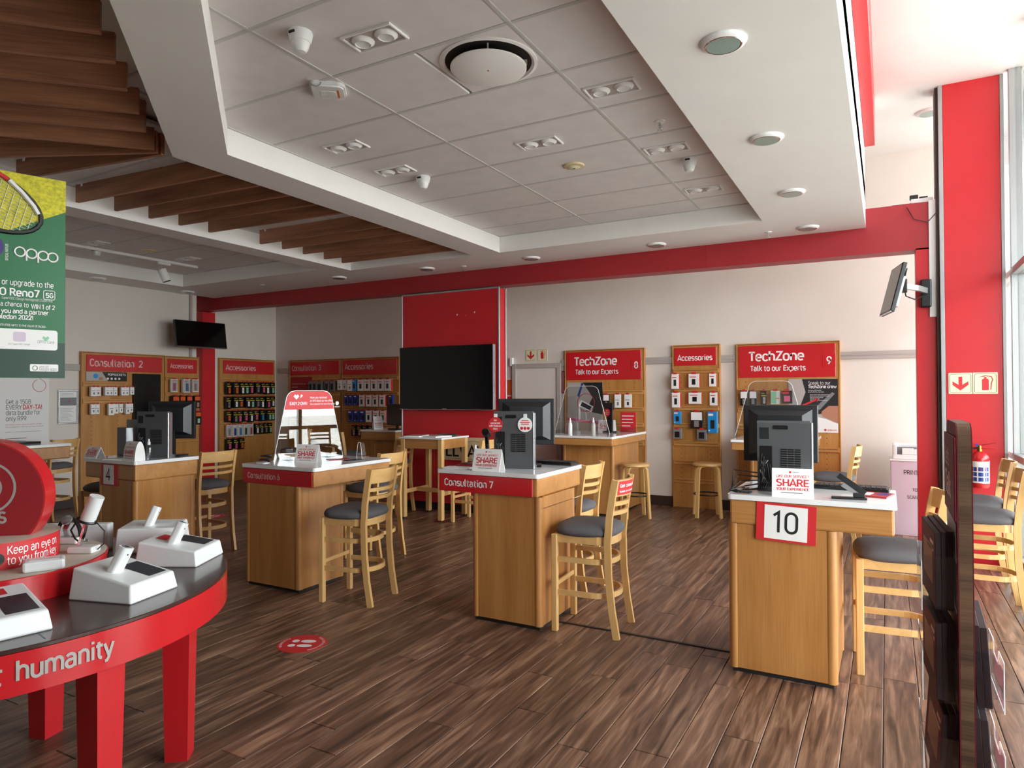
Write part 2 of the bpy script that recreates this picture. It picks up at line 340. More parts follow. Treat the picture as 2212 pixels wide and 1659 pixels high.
def stroke_text(s, size, weight, align, spacing):
    V = []; F = []; x = 0
    for ch in s:
        adv, st_l = GLY[ch]
        for pts in st_l:
            closed = len(pts) > 3 and pts[0] == pts[-1]; P = [Vector((p[0]+x, p[1])) for p in (pts[:-1] if closed else pts)]; m = len(P); b = len(V)
            for i, p in enumerate(P):
                a = P[i-1] if (i or closed) else None; c = P[(i+1) % m] if (i < m-1 or closed) else None
                d1 = (p-a).normalized() if a is not None and (p-a).length > 1e-6 else None; d2 = (c-p).normalized() if c is not None and (c-p).length > 1e-6 else None
                if d1 is None: d1 = d2
                if d2 is None: d2 = d1
                n1 = Vector((-d1.y, d1.x)); n2 = Vector((-d2.y, d2.x)); nn = n1+n2
                nn = nn.normalized() if nn.length > 1e-4 else n1; k = 1/max(.45, nn.dot(n1))
                V += [p+nn*weight/2*k, p-nn*weight/2*k]
            for i in range(m if closed else m-1):
                j = (i+1) % m; F.append((b+2*i, b+2*i+1, b+2*j+1, b+2*j))
        x += adv*spacing
    o = {'LEFT': 0, 'CENTER': x/2, 'RIGHT': x}[align]
    return [Vector(((v.x-o)*size, v.y*size, 0)) for v in V], F
_tc = {}
def tmesh(s, size, bold=0, align='LEFT', depth=.0015, spacing=1.0):
    """flat lettering as mesh data (list of verts, faces) in local x/z, facing -y"""
    k = (s, size, bold, align, spacing)
    if k in _tc: return _tc[k]
    if all(c in GLY for c in s):
        _tc[k] = stroke_text(s, size, .062 if bold < .004 else .085 if bold < .015 else .115, align, spacing); return _tc[k]
    cu = bpy.data.curves.new('t', 'FONT'); cu.body = s; cu.size = size; cu.align_x = align; cu.offset = bold*size; cu.space_character = spacing
    cu.resolution_u = 3; cu.extrude = 0
    o = bpy.data.objects.new('t', cu); COL.objects.link(o)
    dg = bpy.context.evaluated_depsgraph_get(); me = o.evaluated_get(dg).to_mesh()
    r = ([v.co.copy() for v in me.vertices], [tuple(p.vertices) for p in me.polygons])
    o.evaluated_get(dg).to_mesh_clear(); bpy.data.objects.remove(o); bpy.data.curves.remove(cu)
    _tc[k] = r; return r
def put_text(mb, s, size, x, z, y=0, bold=.012, align='LEFT', width=None, spacing=1.0, mp=None):
    vs, fs = tmesh(s, size, bold, align, spacing=spacing)
    if not vs: return mb
    k = 1
    if width:
        w = max(v.x for v in vs)-min(v.x for v in vs); k = width/w
    f = mp or (lambda a, b: (x+a*k, y, z+b))
    return mb.add([f(v.x, v.y) for v in vs], fs)
def lettering(lines, parent, name='lettering', mats='letter'):
    """lines: (text,size,x,z,y,kwargs)"""
    mb = MB()
    for s, size, x, z, y, kw in lines:
        kw = dict(kw); mb.use(kw.pop('mat', mats)); put_text(mb, s, size, x, z, y, **kw)
    return mb.build(name, mats, parent)
def arc(cx, cy, r, a0, a1, n): return [(cx+r*math.cos(R(a0+(a1-a0)*i/n)), cy+r*math.sin(R(a0+(a1-a0)*i/n))) for i in range(n+1)]
def rrect(x0, y0, x1, y1, r, n=4):
    return arc(x0+r, y0+r, r, 180, 270, n)+arc(x1-r, y0+r, r, 270, 360, n)+arc(x1-r, y1-r, r, 0, 90, n)+arc(x0+r, y1-r, r, 90, 180, n)
XZ = Matrix(((1, 0, 0, 0), (0, 0, -1, 0), (0, 1, 0, 0), (0, 0, 0, 1)))   # local xy -> xz facing -y
def flat(mb, poly, y=0):
    return mb.add([(a, y, b) for a, b in poly], [tuple(range(len(poly)))])
# ================================================================ STRUCTURE
XL, XA, YB, XW, ZS, ZT, ZC = -9.8, -10.3, 9.2, 1.0, 3.155, 3.338, 4.38
def st(o): o['kind'] = 'structure'; return o

# --- floor: sub-floor and planks running in depth
fl = st(MB().box(-10.45, -1.3, -.12, 1.15, 9.35, -.012).build('floor', 'plinth'))
PW, PL = .158, 1.21
planks = []
row = 0; x = -10.3
while x < XW:
    y = -1.3-random.random()*PL
    x1 = min(x+PW, XW)
    while y < YB:
        a = max(y, -1.3); b = min(y+PL, YB)
        if b-a > .05: planks.append((x, a, x1, b))
        y += PL
    x += PW
def seen_size(p):
    c = Vector(((p[0]+p[2])/2, (p[1]+p[3])/2, -1.55)); d = c.dot(_f)
    if d < .8: return 0
    u = c.dot(_r2)/d*1461.3; v = c.dot(_u2)/d*1461.3
    return 0 if abs(u) > 1250 or abs(v) > 1000 else 1/d
planks.sort(key=seen_size, reverse=True)
def plank_mesh(mb, p, t):
    x0, y0, x1, y1 = p; g = .0012; c = .003
    mb.add([(x0+g,y0+g,-.012),(x1-g,y0+g,-.012),(x1-g,y1-g,-.012),(x0+g,y1-g,-.012),(x0+g,y0+g,-.003),(x1-g,y0+g,-.003),(x1-g,y1-g,-.003),(x0+g,y1-g,-.003),
            (x0+g+c,y0+g+c,0),(x1-g-c,y0+g+c,0),(x1-g-c,y1-g-c,0),(x0+g+c,y1-g-c,0)],
           [(8,9,10,11),(4,5,9,8),(5,6,10,9),(6,7,11,10),(7,4,8,11),(0,1,5,4),(1,2,6,5),(2,3,7,6),(3,0,4,7)])
    t += [(random.random(), random.random(), random.random(), 1)]*12
def with_tone(o, tones):
    ca = o.data.color_attributes.new('tone', 'FLOAT_COLOR', 'POINT')
    for i, t in enumerate(tones): ca.data[i].color = t[:4]
for p in planks[:296]:
    mb = MB(); t = []; r = (random.random(), random.random(), random.random(), 1)
    plank_mesh(mb, p, t); o = mb.build('plank', 'floor_plank', fl); with_tone(o, [r]*12)
mb = MB(); tt = []
for p in planks[296:]:
    t = []; plank_mesh(mb, p, t); r = (random.random(), random.random(), random.random(), 1); tt += [r]*12
o = mb.build('plank_field', 'floor_plank', fl); o['kind'] = 'stuff'; with_tone(o, tt)
tag(st(MB().box(-1.965, 4.17, 0, -.80, 4.195, .006, .003).build('trim_1', 'dark_case')), 'dark metal cable track across floor between desk seven and desk ten')

# --- walls
st(MB().box(XL-.15, -1.3, 0, XL, 7.12, 3.6).box(XA-.15, 7.0, 0, XL-.15, 7.12, 3.6).build('wall_left', 'wall'))
st(MB().box(XA-.15, 7.12, 0, XA, 9.35, ZC).build('wall_alcove', 'wall'))
st(MB().box(XA, YB, 0, 1.15, 9.35, ZC).build('wall_back', 'wall'))
st(MB().box(-.215, -1.3, ZS, -.165, 7.45, ZC).box(XA, 7.46, 3.36, -.215, 7.52, ZC).build('wall_bulkhead', 'ceil_white'))
st(MB().box(-9.95, -1.3, 2.75, 1.15, -1.15, ZC).box(-9.95, -1.3, 0, 1.15, -1.15, 2.75).build('wall_front_block', 'trim_grey'))  # unseen shopfront side, closed solid to keep light from the front out
st(MB().box(-4.236, 9.185, 0, .95, 9.2, .13, .003).box(-10.3, 9.185, 0, -5.12, 9.2, .13, .003).build('baseboard_back', 'base_dark'))
st(MB().box(XL, -1.1, 0, XL+.015, 7.12, .15, .003).build('baseboard_left', 'base_dark'))
# dado trunking
st(MB().box(-4.236, 9.165, 1.95, .95, 9.2, 2.04, .004).box(-4.236, 9.155, 1.992, .95, 9.166, 1.998).box(-10.2, 9.165, 1.95, -5.9, 9.2, 2.04, .004).build('trim_2', 'trim_grey'))
st(MB().box(XL, 2.0, 1.885, XL+.03, 7.1, 1.975, .004).build('trim_3', 'trim_grey'))
st(MB().box(XL, 6.98, 0, XL+.04, 7.02, ZS, .004).build('trim_4', 'trim_grey'))

# --- ceiling: upper slab, soffits, tiles and grid bars
ce = st(MB().box(-10.45, -1.3, 3.40, -.165, 7.46, 3.55).box(-.215, -1.3, ZC, 1.15, 7.46, ZC+.15).box(-10.45, 7.46, ZC, 1.15, 9.35, ZC+.15).build('ceiling', 'ceil_white'))
so = MB().use('ceil_white')
D1, D2 = (-3.846, 3.023), (-4.204, 2.872)           # bend of the bulkhead
dd = (.752, -.659)
E1 = (D1[0]+dd[0]*3.8, D1[1]+dd[1]*3.8); E2 = (D2[0]+dd[0]*4.15, D2[1]+dd[1]*4.15)
so.box(-1.005, -1.15, ZS, -.215, 7.45, 3.40)          # strip along the window bay
so.box(-9.8, 6.663, ZS, -1.005, 7.45, 3.40)           # strip along the back
so.prism([D2, D1, (D1[0], 6.663), (D2[0], 6.663)], ZS, 3.40)
so.prism([E2, E1, D1, D2], ZS, 3.40)
so.box(-6.39, -1.15, ZS, -6.08, 6.663, 3.40)
so.box(-9.8, -1.15, ZS, -9.15, 6.663, 3.40)
so.box(-9.15, 6.42, ZS, -6.39, 6.663, 3.40)
so.build('soffit', 'ceil_white', ce)
GX, GY, GX0, GY0 = 1.147, .5715, -2.722, 3.403
HALF = (-2.15, 2.832)      # tile bay that holds the air diffuser
def tiles(x0, x1, y0, y1, gx0, gy0):
    i0 = math.floor((x0-gx0)/GX); j0 = math.floor((y0-gy0)/GY); xs = []; ys = []
    i = i0
    while gx0+i*GX < x1: xs.append(gx0+i*GX); i += 1
    j = j0
    while gy0+j*GY < y1: ys.append(gy0+j*GY); j += 1
    for X in xs:
        for Y in ys:
            a, b, c, d = max(X, x0), max(Y, y0), min(X+GX, x1), min(Y+GY, y1)
            if c-a < .04 or d-b < .04: continue
            if b > 3.0 and d < 3.42 and a < -1.9 < c and b < 3.1 < d: pass
            if abs(Y-2.832) < .01 and abs(X+2.722) < .01: c = -2.148   # left of the diffuser panel
            MB().box(a+.009, b+.009, ZT, c-.009, d-.009, ZT+.02, .004).build('tile', 'tile', ce)
    for X in xs:
        if X > x0+.02: MB().box(X-.012, y0, ZT-.004, X+.012, y1, ZT+.012, .002).build('grid_bar', 'tbar', ce)
    for Y in ys:
        if Y > y0+.02: MB().box(x0, Y-.012, ZT-.003, x1, Y+.012, ZT+.011, .002).build('grid_bar', 'tbar', ce)
    # edge angle
    e = MB(); w = .02
    e.box(x0, y0, ZT-.006, x0+w, y1, ZT+.01); e.box(x1-w, y0, ZT-.006, x1, y1, ZT+.01); e.box(x0, y1-w, ZT-.006, x1, y1, ZT+.01)
    e.build('edge_angle', 'tbar', ce)
tiles(-3.846, -1.005, 0.5, 6.663, GX0, GY0)
tiles(-6.08, -4.204, -.6, 6.663, -6.08, .3)
tiles(-9.15, -6.39, 1.0, 6.42, -7.36-1.147*2, 4.29-.6*6)
MB().box(-2.148+.009, 2.841, ZT, -1.584, 3.394, ZT+.02, .004).build('tile', 'tile', ce)

# --- red portal, columns
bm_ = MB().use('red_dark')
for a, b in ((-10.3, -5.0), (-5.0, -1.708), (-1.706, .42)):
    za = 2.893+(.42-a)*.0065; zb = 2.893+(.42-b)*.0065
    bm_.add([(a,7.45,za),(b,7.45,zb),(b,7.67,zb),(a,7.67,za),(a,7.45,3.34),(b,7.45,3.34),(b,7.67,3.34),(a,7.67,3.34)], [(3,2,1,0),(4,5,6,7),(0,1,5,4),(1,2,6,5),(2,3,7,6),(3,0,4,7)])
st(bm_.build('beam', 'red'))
st(MB().box(.25, 7.45, 0, .415, 7.67, 2.91, .003).build('column', 'red'))
st(MB().box(-10.3, 7.45, 0, -10.1, 7.70, 2.95, .003).build('column', 'red'))
rc = st(MB().box(.475, 7.36, 0, .905, 7.62, ZC, .003).build('column', 'red'))
MB().box(.44, 7.355, 0, .474, 7.45, ZC, .003).build('edge_strip', 'alu', rc)
MB().box(.415, 7.40, 0, .44, 7.60, ZC, .001).build('joint_strip', 'base_dark', rc)
MB().box(.906, 7.355, 0, .935, 7.45, ZC, .003).build('edge_strip', 'alu', rc)
MB().box(.36, 7.43, 2.25, .44, 7.449, 3.35, .002).build('cable_duct', 'white', rc)
cc = st(MB().box(-5.82, 7.41, .1, -4.30, 7.59, 2.895, .002).build('column', 'red'))
for a in (-5.84, -4.302):
    MB().box(a, 7.40, .1, a+.022, 7.425, 2.9, .003).build('edge_strip', 'alu', cc)
MB().box(-4.298, 7.575, .1, -4.28, 7.60, 2.9, .003).build('edge_strip', 'alu', cc)
MB().box(-5.84, 7.40, 2.885, -4.28, 7.425, 2.905, .003).build('edge_strip', 'alu', cc)
MB().box(-5.80, 7.43, 0, -4.32, 7.58, .1).build('plinth', 'plinth', cc)
mb = MB().use('letter')
for X, Z, w, h in ((-4.93, 2.57, .02, .03), (-4.66, 2.585, .02, .035), (-4.79, 2.56, .008, .01)):
    flat(mb, [(X, Z), (X+w*.6, Z+h*.2), (X+w, Z+h*.5), (X+w*.7, Z+h), (X+w*.4, Z+h*.6), (X-w*.2, Z+h*.7)], 7.4085)
mb.build('chipped_patch', 'letter', cc)
# red fascia box above the bulkhead
st(MB().box(-.164, -1.1, 3.9, -.075, 7.30, ZC-.002, .004).build('trim_5', 'red'))

# --- door in the back wall beside the column
dr = st(MB().box(-5.0, 9.17, 0, -4.31, 9.198, 1.93, .003).build('door_1', 'wall'))
fr = MB().use('trim_grey'); fr.box(-5.07, 9.15, 0, -5.0, 9.2, 2.0, .004).box(-4.31, 9.15, 0, -4.24, 9.2, 2.0, .004).box(-5.0, 9.15, 1.93, -4.31, 9.2, 2.0, .004)
fr.build('door_frame', 'trim_grey', dr)
h = MB(); h.box(-4.40, 9.155, .95, -4.355, 9.17, 1.13, .003); h.cyl((-4.378, 9.155, 1.04), (-4.378, 9.11, 1.04), .01); h.cyl((-4.378, 9.115, 1.04), (-4.49, 9.115, 1.04), .009)
h.build('door_handle', 'brass', dr)
MB().box(-5.11, 9.15, 1.97, -5.06, 9.2, 2.1, .004).build('closer_box', 'white', dr)

# --- window wall on the window side
YM = [1.2, 1.95, 3.35, 4.85, 6.35, 7.3, 9.15]
st(MB().box(.96, -1.3, 0, 1.12, 1.17, ZC).build('wall_right', 'wall'))
wi = st(MB().box(.98, 1.17, 0, 1.12, 9.2, .12, .004).build('window_1', 'alu'))
for y in YM: MB().box(.96, y-.03, .12, 1.06, y+.03, ZC, .004).build('mullion', 'alu', wi)
for a, b in zip(YM[:-1], YM[1:]):
    for z in (.98, 2.6): MB().box(.96, a+.03, z-.03, 1.06, b-.03, z+.03, .004).build('transom', 'alu', wi)
    for z0, z1 in ((.12, .95), (1.01, 2.57), (2.63, ZC)):
        MB().box(1.005, a+.03, z0, 1.013, b-.03, z1).build('pane', 'pane', wi)
# unseen overhang added outside the glazing to cut steep sky light
st(MB().box(1.12, -1.3, 4.42, 4.6, 10.5, 4.6).build('light_block_canopy', 'light_block_grey'))
# pavement outside
st(MB().box(-40, -40, -.3, 40, 50, -.121).build('ground', 'ground'))

# ================================================================ CEILING FEATURES
sl = thing('slat_ceiling', 'row of hanging brown wooden slats fanning around the ceiling bend', 'ceiling slats', (-5, 3.5, ZT))
def slat(p, q, clip=False):
    v = Vector((q[0]-p[0], q[1]-p[1])); L = v.length; an = math.atan2(v.y, v.x)
    o = MB().box(0, -.016, 3.19, L, .016, 3.385, .003).build('slat', 'slat', sl)
    o.location = (p[0]+5, p[1]-3.5, -ZT); o.rotation_euler = (0, 0, an)
    if clip: MB().box(.075, -.022, 3.315, .10, -.0155, 3.385, .003).build('clip', 'white', o)
for k, (X, Y) in enumerate(((-6.03, 3.237), (-6.01, 3.554), (-5.99, 3.861), (-5.985, 4.162), (-5.985, 4.49), (-5.965, 5.114), (-5.96, 5.419), (-5.965, 5.738), (-5.97, 6.079), (-5.95, 6.367))):
    t = .13 if k < 5 else .08
    slat((X, Y), (-4.215, Y+t), k in (0, 5))
fanR = [(-3.107,1.767),(-3.324,1.961),(-3.57,2.17),(-3.805,2.384),(-4.03,2.57),(-4.281,2.789),(-4.319,2.837),(-4.32,2.878)]
fanL = [(-3.378,1.487),(-3.679,1.621),(-3.98,1.754),(-4.307,1.899),(-4.598,2.028),(-4.886,2.156),(-5.334,2.354),(-5.767,2.666)]
for k, (a, b) in enumerate(zip(fanR, fanL)):
    v = Vector((b[0]-a[0], b[1]-a[1])); L = v.length; v.normalize()
    Lw = [1.9, 1.9, 1.9, 1.9, 1.9, 1.9, 1.75, L][k]
    slat((a[0]+v.x*Lw, a[1]+v.y*Lw), a, k == 7)
v = Vector((fanL[0][0]-fanR[0][0], fanL[0][1]-fanR[0][1])).normalized()
slat((-2.86+v.x*1.9, 1.56+v.y*1.9), (-2.86, 1.56))

def round_light(X, Y, label, z=ZS, r=.105, group='round downlights in the white ceiling soffit'):
    t = thing('recessed_downlight', label, 'ceiling light', (X, Y, z), 0, group)
    MB().lathe([(r*.72, -.016), (r*.80, -.020), (r*.93, -.014), (r, -.004), (r, 0)], 32).build('trim_ring', 'white', t)
    MB().lathe([(r*.70, -.021), (r*.76, -.022), (r*.8, -.0195)], 32).build('inner_ring', 'chrome', t)
    MB().lathe([(r*.71, -.0215), (r*.715, -.017)], 32).build('glass_cover', 'lens', t)
rl = ['largest round downlight at the top of the white window-side soffit', 'second round downlight down the window-side soffit', 'third round downlight down the window-side soffit', 'round downlight at the corner of the soffit above the red beam',
      'round downlight above the red beam beyond the accessories panel', 'round downlight above the red beam near the bulkhead end', 'round downlight above the red beam left of the red column', 'round downlight above the red beam near the wooden slats', 'round downlight on far soffit above the hanging screen','round downlight on soffit strip along the poster wall']
K = 1.052
for (a, b), l in zip(((-.607,3.002),(-.617,4.271),(-.619,5.527),(-.624,6.785),(-2.057,6.79),(-3.487,6.759),(-4.89,6.697),(-6.252,6.627),(-9.05,6.42),(-9.0,5.09)), rl): round_light(a*K, b*K, l)
round_light(.42, 5.5, 'faint round downlight on the high ceiling of the window bay, near one', ZC-.001, .12)
round_light(.40, 8.0, 'faint round downlight on the high ceiling of the window bay, far one', ZC-.001, .12)
def twin_light(X, Y, label, rz=2):
    t = thing('twin_downlight', label, 'ceiling light', (X, Y, ZT), rz, 'rectangular twin downlights in the tiled ceiling')
    w, h = .155, .083
    f = MB()
    for a in ((-w, -h, w, -h+.012), (-w, h-.012, w, h), (-w, -h+.012, -w+.012, h-.012), (w-.012, -h+.012, w, h-.012)): f.box(a[0], a[1], -.012, a[2], a[3], 0, .002)
    f.build('frame', 'white', t)
    MB().box(-w+.012, -h+.012, -.003, w-.012, h-.012, 0).build('housing', 'trim_grey', t)
    for sx in (-.072, .072):
        l = MB().lathe([(.058, -.003), (.058, -.008), (.052, -.012), (.046, -.018), (.040, -.022), (.034, -.015)], 24).build('lamp_ring', 'white', t); l.location = (sx, 0, 0)
        g = MB().lathe([(.005, -.014), (.036, -.019), (.037, -.014)], 20).build('lamp_reflector', 'white_plastic', l)
tl = ['twin downlight in the tile nearest the photographer', 'twin downlight nearest the inner bulkhead corner', 'twin downlight beside the white dome camera by the bulkhead', 'twin downlight in the middle of the tiled ceiling',
      'twin downlight beside the round air diffuser, window side', 'twin downlight beside the window-side dome camera', 'farthest twin downlight near the back soffit corner', 'twin downlight in the far tiled coffer beside the green poster', 'twin downlight in the far tiled coffer at the end of the light track']
for (a, b), l in zip(((-2.119,2.486),(-3.23,3.495),(-3.255,4.057),(-2.045,4.088),(-1.323,3.552),(-1.322,4.618),(-1.32,5.698)), tl): twin_light(a*K, b*K, l)
twin_light(-8.13, 4.575, tl[7]); twin_light(-8.02, 5.70, tl[8])

t = thing('air_diffuser', 'large round white air diffuser set in the tiled ceiling', 'air vent', (-1.865, 3.118, ZT))
MB().lathe([(.265, 0), (.265, -.006), (.248, -.010), (.232, .0), (.215, .0)], 48, cap=False).build('outer_ring', 'ceil_white', t)
MB().lathe([(.235, -.0015), (.225, -.0005)], 48).build('dark_throat', 'plinth', t)
MB().lathe([(.02, -.044), (.195, -.042), (.206, -.037), (.206, -.030), (.19, -.027)], 48).build('round_plate', 'ceil_white', t)
for a in (20, 100, 200, 300): MB().box(.18, -.004, -.030, .21, .004, -.002).build('bracket', 'trim_grey', t, rot=(0, 0, R(a)))
MB().lathe([(.006, -.046), (.008, -.0435)], 12).build('screw', 'chrome', t)

def dome_cam(X, Y, label, z=ZT, rz=0):
    t = thing('dome_camera', label, 'security camera', (X, Y, z), rz, 'white ceiling security cameras')
    MB().lathe([(.05, -.052), (.056, -.03), (.060, -.008), (.058, 0)], 24).build('housing', 'white_plastic', t)
    MB().lathe([(.004, -.102), (.026, -.098), (.038, -.082), (.044, -.06), (.046, -.048)], 24).build('eyeball', 'white_plastic', t)
    MB().box(-.018, -.062, -.026, .018, -.052, -.014, .002).build('badge', 'ink', t)
dome_cam(-2.394*K, 2.283*K, 'white dome camera on the tile nearest the slats'); dome_cam(-3.164*K, 4.287*K, 'white dome camera beside the twin downlight by the bulkhead'); dome_cam(-1.239*K, 4.91*K, 'white dome camera beside the window-side soffit')
t = thing('wireless_access_point', 'square white wireless access point on the ceiling tiles', 'access point', (-2.70*K, 2.78*K, ZT), 38)
MB().prism(rrect(-.10, -.10, .10, .10, .04, 5), -.022, 0).prism(rrect(-.09, -.09, .09, .09, .035, 5), -.030, -.022).build('body', 'white_plastic', t)
MB().prism(rrect(-.045, -.03, .045, .03, .012, 4), -.032, -.030).build('raised_label', 'white', t)
MB().box(.052, -.05, -.0315, .062, .05, -.030).build('label_strip', 'orange', t)
MB().tube([(-.06+.03*math.cos(a*.5), -.105, -.012-.025*math.sin(a*.5)) for a in range(7)], .003, 6).build('cable_loop', 'grey_cable', t)
def smoke(X, Y, label):
    t = thing('smoke_detector', label, 'smoke detector', (X, Y, ZT), 0, 'round cream smoke detectors')
    MB().lathe([(.05, -.018), (.078, -.012), (.082, 0)], 32).build('base', 'cream', t)
    MB().lathe([(.018, -.026), (.045, -.022), (.05, -.018)], 24).build('sensor_cap', 'cream_sign', t)
    MB().lathe([(.008, -.0275), (.012, -.025)], 12).build('sensor_eye', 'base_dark', t)
smoke(-2.025*K, 4.624*K, 'cream smoke detector in the middle of the tiled ceiling'); smoke(-7.985, 5.141, 'cream smoke detector in the far tiled coffer')
def sprinkler(X, Y, z, label):
    t = thing('fire_sprinkler', label, 'sprinkler', (X, Y, z), 0, 'chrome ceiling sprinklers')
    MB().lathe([(.012, -.012), (.034, -.006), (.036, 0)], 20).build('flange', 'white', t)
    MB().cyl((0, 0, -.01), (0, 0, -.05), .008).build('stem', 'chrome', t)
    MB().tube([(-.012, 0, -.03), (-.016, 0, -.048), (0, 0, -.06), (.016, 0, -.048), (.012, 0, -.03)], .003, 6).lathe([(.018, -.066), (.018, -.062)], 16).build('deflector', 'chrome', t)
sprinkler(-1.227*K, 4.138*K, ZT, 'sprinkler on the tiled ceiling near the window-side soffit'); sprinkler(-.971*K, 6.80*K, ZS, 'sprinkler on the soffit above the second tech board'); sprinkler(-4.418*K, 6.797*K, ZS, 'sprinkler on the soffit above the red column'); sprinkler(-7.6*K, 6.55*K, ZS, 'sprinkler on the soffit above the consultation three board')
t = thing('track_light', 'white spotlight track in the far tiled coffer', 'track light', (-8.38, 5.2, ZT))
MB().box(-.018, -3.0, -.035, .018, .9, -.002, .003).build('track', 'white', t)
for y, e in ((.40, 0), (-1.05, 1)):
    a = MB().box(-.02, -.09, -.065, .02, .09, -.037, .004).build('adapter', 'white', t, (0, y, 0))
    MB().cyl((0, 0, -.065), (0, 0, -.13), .006).build('stem', 'chrome', a)
    hd = MB().lathe([(.055, -.10), (.055, .06), (.05, .065)], 24).build('spot_head', 'white', a, (0, 0, -.19), (R(18), R(-14), 0))
    MB().lathe([(.047, -.102), (.05, -.099)], 20).build('spot_lens', 'dark_case', hd)
t = thing('motion_sensor', 'small white round motion sensor above the light track', 'sensor', (-8.47, 4.777, ZT))
MB().lathe([(.015, -.085), (.035, -.075), (.045, -.05), (.05, -.02), (.05, 0)], 20).build('dome', 'white_plastic', t)
MB().lathe([(.052, -.03), (.054, -.02), (.052, -.012)], 20).build('collar', 'trim_grey', t)
# ================================================================ FURNITURE
def share_card(label, loc, rz, w=.21, h=.148, rounded=False):
    t = thing('tent_card', label, 'tent card', loc, rz, 'red and white experience cards on the desks')
    d = .045
    if rounded:
        prof = [(-d, 0)]+[(-d*math.cos(R(a))*(1 if a < 90 else 1), h*math.sin(R(a))) for a in range(15, 180, 15)]+[(d, 0)]
        mb = MB(); n = len(prof)
        vs = [(-w/2, a, b) for a, b in prof]+[(w/2, a, b) for a, b in prof]
        mb.add(vs, [(i, n+i, n+i+1, i+1) for i in range(n-1)]+[list(range(n)), list(range(n, 2*n))[::-1]])
        mb.build('card', 'white_card', t); sl_ = R(78)
    else:
        mb = MB(); mb.add([(-w/2,-d,0),(w/2,-d,0),(w/2,0,h),(-w/2,0,h),(-w/2,d,0),(w/2,d,0),(-w/2,-d+.004,0),(w/2,-d+.004,0),(w/2,0,h-.008),(-w/2,0,h-.008),(-w/2,d-.004,0),(w/2,d-.004,0)],
            [(0,1,2,3),(3,2,5,4),(9,8,7,6),(10,11,8,9),(0,3,9,6),(3,4,10,9),(1,7,8,2),(2,8,11,5)])
        mb.build('card', 'white_card', t)
    an = math.atan2(d, h)
    def mp(a, b, z0):
        z = z0+b
        return (a, (-d*math.sqrt(max(0, 1-(z/h)**2))*1.03-.002) if rounded else -d+z*math.tan(an)-.0012, z)
    mb = MB().use('red_print')
    k = w/.21
    for s, sz, z0, wd, bo in (('LIKE OUR SERVICE?', .02, .099, .165, .012), ('SHARE', .052, .054, .165, .03), ('YOUR EXPERIENCE', .02, .032, .165, .02)):
        vs, fs = tmesh(s, sz*k, bo, 'CENTER'); ww = max(v.x for v in vs)-min(v.x for v in vs); kk = wd*k/ww
        mb.add([mp(v.x*kk, v.y, z0*h/.148) for v in vs], fs)
    c = [mp(-.012+.006*math.cos(R(a)), .006*math.sin(R(a)), .128*h/.148) for a in range(0, 360, 30)]; mb.poly(c)
    mb.use('grey_ink'); vs, fs = tmesh('vodacom', .009, .01, 'LEFT'); mb.add([mp(v.x, v.y, .126*h/.148) for v in vs], fs)
    mb.add([mp(a_, b_, .018*h/.148) for a_, b_ in ((-.06, 0), (.05, 0), (.05, .004), (-.06, .004))], [(0, 1, 2, 3)])
    mb.build('print', 'red_print', t)
    return t

# ---- chairs
def make_chair(label):
    t = thing('bar_chair', label, 'chair', (0, 0, 0), 0, 'ladder-back bar chairs')
    # seat cushion
    prof = []; n = 32
    def sq(r, a): # rounded-square outline
        c, s = math.cos(a), math.sin(a); k = (abs(c)**3.4+abs(s)**3.4)**(-1/3.4); return (r*k*c, r*k*s)
    rings = [(.188, .626), (.206, .636), (.214, .652), (.212, .668), (.20, .685), (.165, .700), (.11, .709), (.05, .713), (.004, .714)]
    mb = MB(); vs = []; fs = []
    for r, z in rings:
        for k in range(n):
            a = 2*PI*k/n; x, y = sq(r, a); vs.append((x*(1.0-.06*(y/.2)), y*.98, z))
    for i in range(len(rings)-1):
        for k in range(n): fs.append((i*n+k, i*n+(k+1) % n, (i+1)*n+(k+1) % n, (i+1)*n+k))
    fs.append(tuple(range(n))[::-1]); mb.add(vs, fs, True); mb.build('seat', 'fabric', t)
    f = MB()
    pts = [(-.175, -.185, .607), (-.175, .10, .607)]+[(-.175*math.cos(R(a)), .10+.085*math.sin(R(a)), .607) for a in range(20, 161, 20)]+[(.175, .10, .607), (.175, -.185, .607)]
    f.ribbon(pts, .055, .022); f.box(-.175, -.196, .58, .175, -.174, .634, .003); f.build('seat_frame', 'beech_h', t)
    for s in (-1, 1):
        MB().box(s*.18-.019, -.207, 0, s*.18+.019, -.168, .632, .004).build('leg', 'beech', t)
        pts = [(s*.178, .225, 0), (s*.178, .195, .18), (s*.178, .175, .38), (s*.179, .170, .6), (s*.180, .182, .75), (s*.181, .205, .9), (s*.182, .225, 1.0)]
        MB().ribbon(pts, .042, .026, (0, 1, 0)).build('leg', 'beech', t)
    for z, yb, wd in ((.47, .185, .034), (.255, .20, .034)):
        pts = [(-.176, -.185, z), (-.176, .06, z)]+[(-.176*math.cos(R(a)), .06+(yb-.06)*math.sin(R(a)), z) for a in range(15, 166, 15)]+[(.176, .06, z), (.176, -.185, z)]
        MB().ribbon(pts, wd, .016).build('stretcher', 'beech_h', t)
    MB().box(-.17, -.196, .285, .17, -.178, .315, .003).build('footrest', 'beech_h', t)
    def rail(z, h, y0, bow=.05):
        pts = [(-.175+.35*i/10, y0+bow*math.sin(PI*i/10), z) for i in range(11)]
        return MB().ribbon(pts, h, .016, (0, .12, 1))
    rail(.945, .105, .214).build('top_rail', 'beech_h', t)
    rail(.845, .026, .197).build('back_slat', 'beech_h', t); rail(.785, .026, .187).build('back_slat', 'beech_h', t)
    return t
